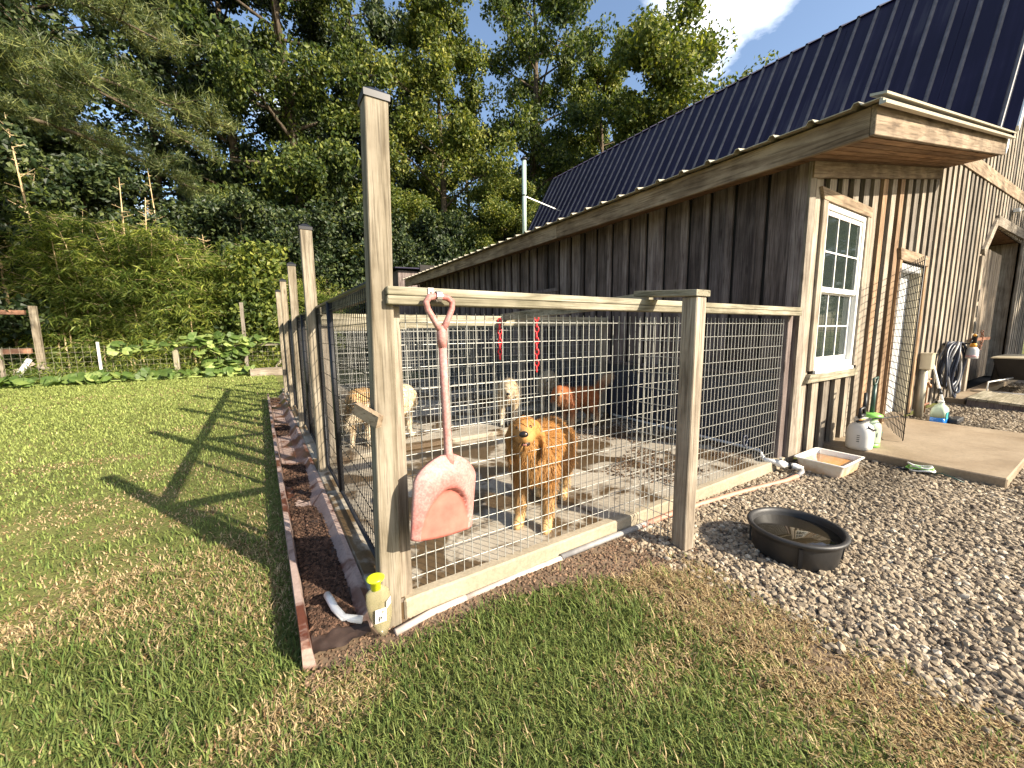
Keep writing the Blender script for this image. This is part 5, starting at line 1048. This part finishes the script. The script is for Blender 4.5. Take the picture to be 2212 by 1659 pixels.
# ---- pine with drooping boughs
pn = thing('pine_tree', 'pine with long drooping boughs reaching in at the upper left', 'tree', (-5.28, 13.5, 0), G)
b = MB(); b.tube([(0,0,0),(.1,0,6),(0,.1,12),(0,0,17)], [.24,.2,.13,.03], 10, caps=False); tips = []
bow = []
for z, L, a in [(8.6, 4.3, -0.35), (9.6, 4.0, 0.1), (7.2, 5.0, -0.3), (6.7, 4.4, -0.75), (7.6, 4.6, 0.35), (10.6, 3.6, -0.6), (6.3, 4.2, 0.25), (9.0, 3.4, -1.1), (11.6, 3.0, -0.2), (8.0, 3.6, 1.2), (7.0, 3.6, 2.8), (9.8, 3.4, 3.6), (12.6, 2.4, 1), (13.5, 2.2, 4)]:
    d = Vector((math.cos(a), math.sin(a), 0)); pts = [Vector((0,0,z))+d*L*t+Vector((0,0,L*(.10*t-.30*t*t))) for t in (0,.25,.5,.75,1)]; b.tube(pts, [.06,.05,.04,.025,.012], 6, caps=False)
    for k in range(26):
        t = random.uniform(.22, 1); i = min(3, int(t*4)); p = pts[i].lerp(pts[i+1], t*4-i); e = p+Vector((d.x*random.uniform(.1,.8)-d.y*random.uniform(-.9,.9), d.y*random.uniform(.1,.8)+d.x*random.uniform(-.9,.9), random.uniform(-.35,.35)))*.85
        b.tube([p, e], [.016,.006], 4, caps=False); tips += [tuple(e), tuple(p.lerp(e, .6)), tuple(p.lerp(e, .3))]
OFF['tmp'] = Vector((0,0,0)); q = bpy.data.objects.new('trunk', b.mesh('trunk', M['bark'])); COL.objects.link(q); q.parent = pn
tips = np.array(tips); nn = 62; T_ = np.repeat(tips, nn, 0); D = RNG.normal(0, 1, T_.shape); D[:, 2] += .35; D /= np.linalg.norm(D, axis=1)[:, None]; Sx = np.cross(D, RNG.normal(0, 1, T_.shape)); Sx /= np.linalg.norm(Sx, axis=1)[:, None]
T_ = T_+RNG.normal(0, .07, T_.shape); Ln = RNG.uniform(.14, .28, (len(T_), 1)); V = np.stack([T_-Sx*.007, T_+Sx*.007, T_+D*Ln], 1).reshape(-1, 3); F = np.arange(len(V)).reshape(-1, 3)
q = bpy.data.objects.new('crown', np_mesh('crown', V, F, M['needle'])); COL.objects.link(q); q.parent = pn
# ---- bamboo thicket
def bamboo(seed, Ht, rad, nc, ns):
    rng = random.Random(seed); b = MB(); c = []
    for k in range(nc):
        a, r_ = rng.uniform(0, 6.28), rad*math.sqrt(rng.random())*.8; x, y = r_*math.cos(a), r_*math.sin(a); h = Ht*rng.uniform(.6, 1.05); lx, ly = rng.uniform(-.8,.8), rng.uniform(-.8,.8)
        pts = [Vector((x+lx*t*t, y+ly*t*t, h*t-.35*t*t*t)) for t in (0,.3,.6,.85,1)]; b.tube(pts, [.026,.024,.018,.011,.004], 5, caps=False)
        for s in range(ns):
            t = rng.uniform(.10, 1); i = min(3, sum(t > q for q in (.3,.6,.85))); f = (t-(0,.3,.6,.85)[i])/((.3,.6,.85,1)[i]-(0,.3,.6,.85)[i]); p = pts[i].lerp(pts[i+1], f); a = rng.uniform(0, 6.28); L = rng.uniform(.3, .95)
            e = p+Vector((math.cos(a)*L, math.sin(a)*L, rng.uniform(-.15,.35))); b.tube([p, e], [.006,.003], 3, caps=False); c += [e, p.lerp(e, .7), p.lerp(e, .4)]
    c = np.array([v[:] for v in c]); m = 7; base = np.repeat(c, m, 0)+RNG.normal(0, .06, (len(c)*m, 3)); a = RNG.uniform(0, 6.28, len(base)); dz = RNG.uniform(-1.1, .15, len(base))
    D = np.stack([np.cos(a), np.sin(a), dz], 1); D /= np.linalg.norm(D, axis=1)[:, None]; Sd = np.stack([-np.sin(a), np.cos(a), RNG.uniform(-1.4,1.4,len(a))], 1)*.015; L = RNG.uniform(.18, .33, (len(a), 1)); dn = np.zeros((len(a), 3)); dn[:, 2] = -1
    P1 = base+D*L*.45+Sd; P2 = base+D*L*.45-Sd; P3 = base+D*L+dn*L*.18; V = np.stack([base, P1, P3, P2], 1).reshape(-1, 3); F = (np.array([(0,1,2),(0,2,3)])[None]+(np.arange(len(base))*4)[:, None, None]).reshape(-1, 3)
    return b.mesh('culms', M['deadwood']), np_mesh('foliage', V, F, M['bamboo'])
BM = [bamboo(31, 5.6, 1.35, 30, 42), bamboo(37, 4.3, 1.2, 28, 36), bamboo(44, 7.4, 1.25, 26, 48)]
for lab, k, p, rot, sc in [
 ('bamboo clump at the left edge behind the timber frame', 0, (-7.93, 21.59, 0), 0.3, 1.0),
 ('bamboo clump right behind the timber frame post', 1, (-6.72, 21.58, 0), 1.4, 1.1),
 ('bamboo clump over the white stake of the garden fence', 0, (-5.25, 20.54, 0), 2.2, 1.05),
 ('bamboo clump behind the left end of the pumpkin vine', 0, (-3.99, 20.11, 0), 3.6, 1.0),
 ('bamboo clump below the sky gap', 0, (-2.86, 20.6, 0), 4.4, 1.0),
 ('bamboo clump behind the middle of the pumpkin vine', 1, (-1.81, 20.32, 0), 5.0, 1.2),
 ('bamboo clump next to the creeper drape', 1, (-0.65, 20.59, 0), 0.9, 1.15),
 ('tall bamboo clump rising at the left edge below the pine', 2, (-7.41, 22.3, 0), 2.7, 1.05),
 ('tall bamboo clump behind the pale saplings', 2, (-6.44, 23.12, 0), 0.6, 0.92),
 ('bamboo clump behind the far fence posts', 1, (1.36, 19.45, 0), 1.9, 0.95),
 ('low bamboo clump by the far kennel corner', 1, (2.6, 17.81, 0), 3.1, 0.8),
 ('low bamboo clump outside the left edge', 0, (-9.31, 21.58, 0), 4.9, 1.0),
 ('pale bamboo clump above the bush by the wing roof end', 1, (4.35, 19.01, 0), 4.1, 0.85)]:
    plant('bamboo_clump', lab, 'bamboo', 'bamboo thicket beyond the lawn', BM[k], p, rot, sc, ('culms', 'foliage'))
# ---- bare pale saplings
def sapling(seed, Ht):
    rng = random.Random(seed); b = MB(); lx = rng.uniform(-.6,.6); b.tube([(0,0,0),(lx*.3,0,Ht*.5),(lx,0,Ht)], [.06,.042,.012], 6, caps=False)
    for k in range(44):
        t = rng.uniform(.25,.98); p = Vector((lx*t*t, 0, Ht*t)); a = rng.uniform(0,6.28); L = rng.uniform(.4,1.3)*(1.15-t); e = p+Vector((math.cos(a)*L, math.sin(a)*L, L*rng.uniform(.15,.6))); b.tube([p, e], [.018,.007], 4, caps=False)
        e2 = p.lerp(e,.5)+Vector((rng.uniform(-.3,.3),rng.uniform(-.3,.3),rng.uniform(0,.3)))*L; b.tube([p.lerp(e,.5), e2], [.011,.005], 3, caps=False)
    return b.mesh('dead_sapling', M['deadwood'])
for lab, p, Ht, sd_ in [
 ('pale bare sapling standing tallest near the left edge', (-6.14, 20.61, 0), 9.0, 3),
 ('pale bare sapling leaning right below the pine', (-6.92, 20.36, 0), 7.6, 4),
 ('slanting pale sapling below the pine bough tip', (-4.17, 21.4, 0), 7.4, 5),
 ('straight pale sapling at the sky gap', (-3.7, 21.48, 0), 6.8, 6),
 ('thin bare sapling in the sky gap', (-3.3, 23.77, 0), 8.6, 7),
 ('thin bare sapling left of the creeper drape', (-1.35, 21.46, 0), 5.6, 8),
 ('thin bare sapling in front of the dark trees', (-0.25, 22.0, 0), 6.8, 9)]:
    o = link('dead_sapling', sapling(sd_, Ht), None, p); props(o, lab, 'sapling', 'bare saplings above the bamboo')
# ---- rough grass and weeds along the back fence (uncountable)
n = 20000; x = RNG.uniform(-13, 1.2, n); y = 16.9+np.abs(RNG.normal(0, 1, n))*1.6; c = np.stack([x, y, np.abs(RNG.normal(0, .25, n))*(.5+.9*vnoise(x, y, .9, 61))+.02], 1); V, F = leaves(c, .17, .16, up=.1); o = link('undergrowth', np_mesh('undergrowth', V, F, M['bamboo'])); props(o, kind='stuff')
n = 60000; x = RNG.uniform(-16, 22, n); y = 21+RNG.uniform(0, 16, n); k = ~((x > 3.5) & (y < 19)); x, y = x[k], y[k]; c = np.stack([x, y, RNG.uniform(0, 1, len(x))**2*(.6+2.6*vnoise(x, y, .35, 71))], 1); V, F = leaves(c, .24, .6); o = link('understorey_leaves', np_mesh('understorey_leaves', V, F, M['leafD'])); props(o, kind='stuff')
# ---- back wire fence with posts and pumpkin vine
bf = thing('garden_fence', 'welded wire garden fence with rough posts along the back of the lawn', 'fence', (-2, 17.2, 0))
wires(MB(), (-6.5,17.2,0), (1,0,0), 7.4, .05, 1.10, du=.16, dz=.15, r=.0026, jit=.01).build('wire_mesh', M['galv'], bf)
for x, z, w, m in ((-2.39,1.02,.14,'railZ'),(-.45,2.55,.11,'greyZ'),(-4.2,1.25,.06,'plasticw'),(-6.2,1.1,.08,'greyZ'),(.75,1.15,.10,'greyZ')): MB().box(x-w/2, x+w/2, 17.05, 17.05+w, 0, z).build('post', M[m], bf)
MB().beam((-2.35,17.1,1.02),(.75,17.1,1.06),.06,.07).build('rail', M['railX'], bf); MB().beam((.3,16.9,.02),(1.0,17.6,.9),.06,.09).build('brace', M['greyX'], bf)
pv = thing('pumpkin_vine', 'big leaved pumpkin vine sprawling over the garden fence and along its foot', 'vine', (-1.6,17,0))
def pleaf():
    b = MB(); n = 12; vs = [(0,0,.035)]
    for k in range(n):
        t = 2*math.pi*k/n; r_ = 1-.10*math.cos(5*t)-(.55 if k == 0 else 0); vs.append((r_*math.cos(t), r_*math.sin(t), -.10+.05*math.sin(5*t)))
    b.add(vs, [(0, 1+k, 1+(k+1) % n) for k in range(n)], False); return b.mesh('leaf', M['vine'])
PLM = pleaf(); spots = []
for k in range(95):
    x = random.uniform(-1.95, -.1); z = random.uniform(.30, 1.42)
    if z < .8 and (x < -1.8 or x > -.7): continue
    spots.append((x, 16.85+random.uniform(-.12,.12), z))
for k in range(62): x = random.uniform(-3.9, .9); spots.append((x, 16.9+random.uniform(-.15,.2), (1.02+.30*math.exp(-((x+1)/1.8)**2))+random.uniform(-.16,.16)))
for k in range(120): x = random.uniform(-6.6, -.2); spots.append((x, 16.55+random.uniform(-.35,.35)-.02*(x+6), random.uniform(.10,.28)))
for s in spots:
    o = link('leaf', PLM, pv, s); sc = random.uniform(.10,.19); o.scale = (sc, sc, sc); o.rotation_euler = (R(random.uniform(0,75)), R(random.uniform(-35,35)), random.uniform(-1.2,1.2)); 
b = MB(); b.tube([(-3.9,17,1.0),(-2.5,16.95,1.15),(-1,16.95,1.3),(.8,17,1.1)], .02, 6); b.tube([(-6.6,16.6,.05),(-4,16.5,.08),(-1,16.5,.06)], .02, 6); b.tube([(-1.2,16.9,.05),(-1.3,16.9,1.2)], .02, 6); b.build('stem', M['vine'], pv)
# creeper column on the tall back post
n = 4200; t = RNG.uniform(0, 1, n); c = np.stack([-.05+RNG.normal(0, .55, n)*(1-.25*t)+.3*t, 18.6+RNG.normal(0, .5, n), .3+4.6*t], 1); V, F = leaves(c, .17, .8, droop=.6)
cr = thing('creeper', 'bright creeper draped over the bushes behind the tall fence post', 'creeper', (0,18.6,0)); q = link('foliage', np_mesh('foliage', V-np.array([0,18.6,0]), F, M['ivy']), cr); MB().tube([(0,18.6,0),(.1,18.6,2.5),(.2,18.6,4.6)], [.06,.05,.02], 6).build('stem', M['bark'], cr)
# ---- timber frame at the left edge
tf = thing('timber_frame', 'open timber frame of posts and rails with slanting braces at the left edge', 'frame', (-5.85,18.2,0))
MB().box(-5.85,-5.70,18.13,18.28,0,2.36).build('post', M['pineZ'], tf); MB().box(-7.6,-7.5,18.15,18.25,0,1.1).build('post', M['plasticw'], tf); MB().beam((-9.5,18.2,2.16),(-5.94,18.2,2.16),.10,.13).build('rail', M['fasciaR'], tf); MB().beam((-9.5,18.2,.92),(-5.94,18.2,1.0),.10,.15).build('rail', M['fasciaR'], tf)
MB().beam((-5.83,18.1,.55),(-5.05,18.0,.05),.08,.10).build('brace', M['greyX'], tf); MB().beam((-5.9,18.1,.62),(-6.9,18.0,.05),.08,.10).build('brace', M['greyX'], tf); MB().beam((-5.95,18.0,.75),(-6.25,17.6,.03),.08,.10).build('brace', M['plasticw'], tf); MB().beam((-9.5,18.3,.5),(-6.6,18.3,.52),.10,.08).build('rail', M['fasciaR'], tf)
pb = thing('planter_box', 'low grey planter box at the back corner of the lawn', 'planter', (.35,16.1,0))
for y0 in (15.9, 16.35): MB().box(-.35,.95,y0,y0+.05,.01,.26).build('board', M['greyX'], pb)
for x0 in (-.35, .9): MB().box(x0,x0+.05,15.951,16.349,.01,.26).build('board', M['greyY'], pb)
MB().box(-.3,.9,15.95,16.35,.01,.2).build('soil', M['dirt'], pb)
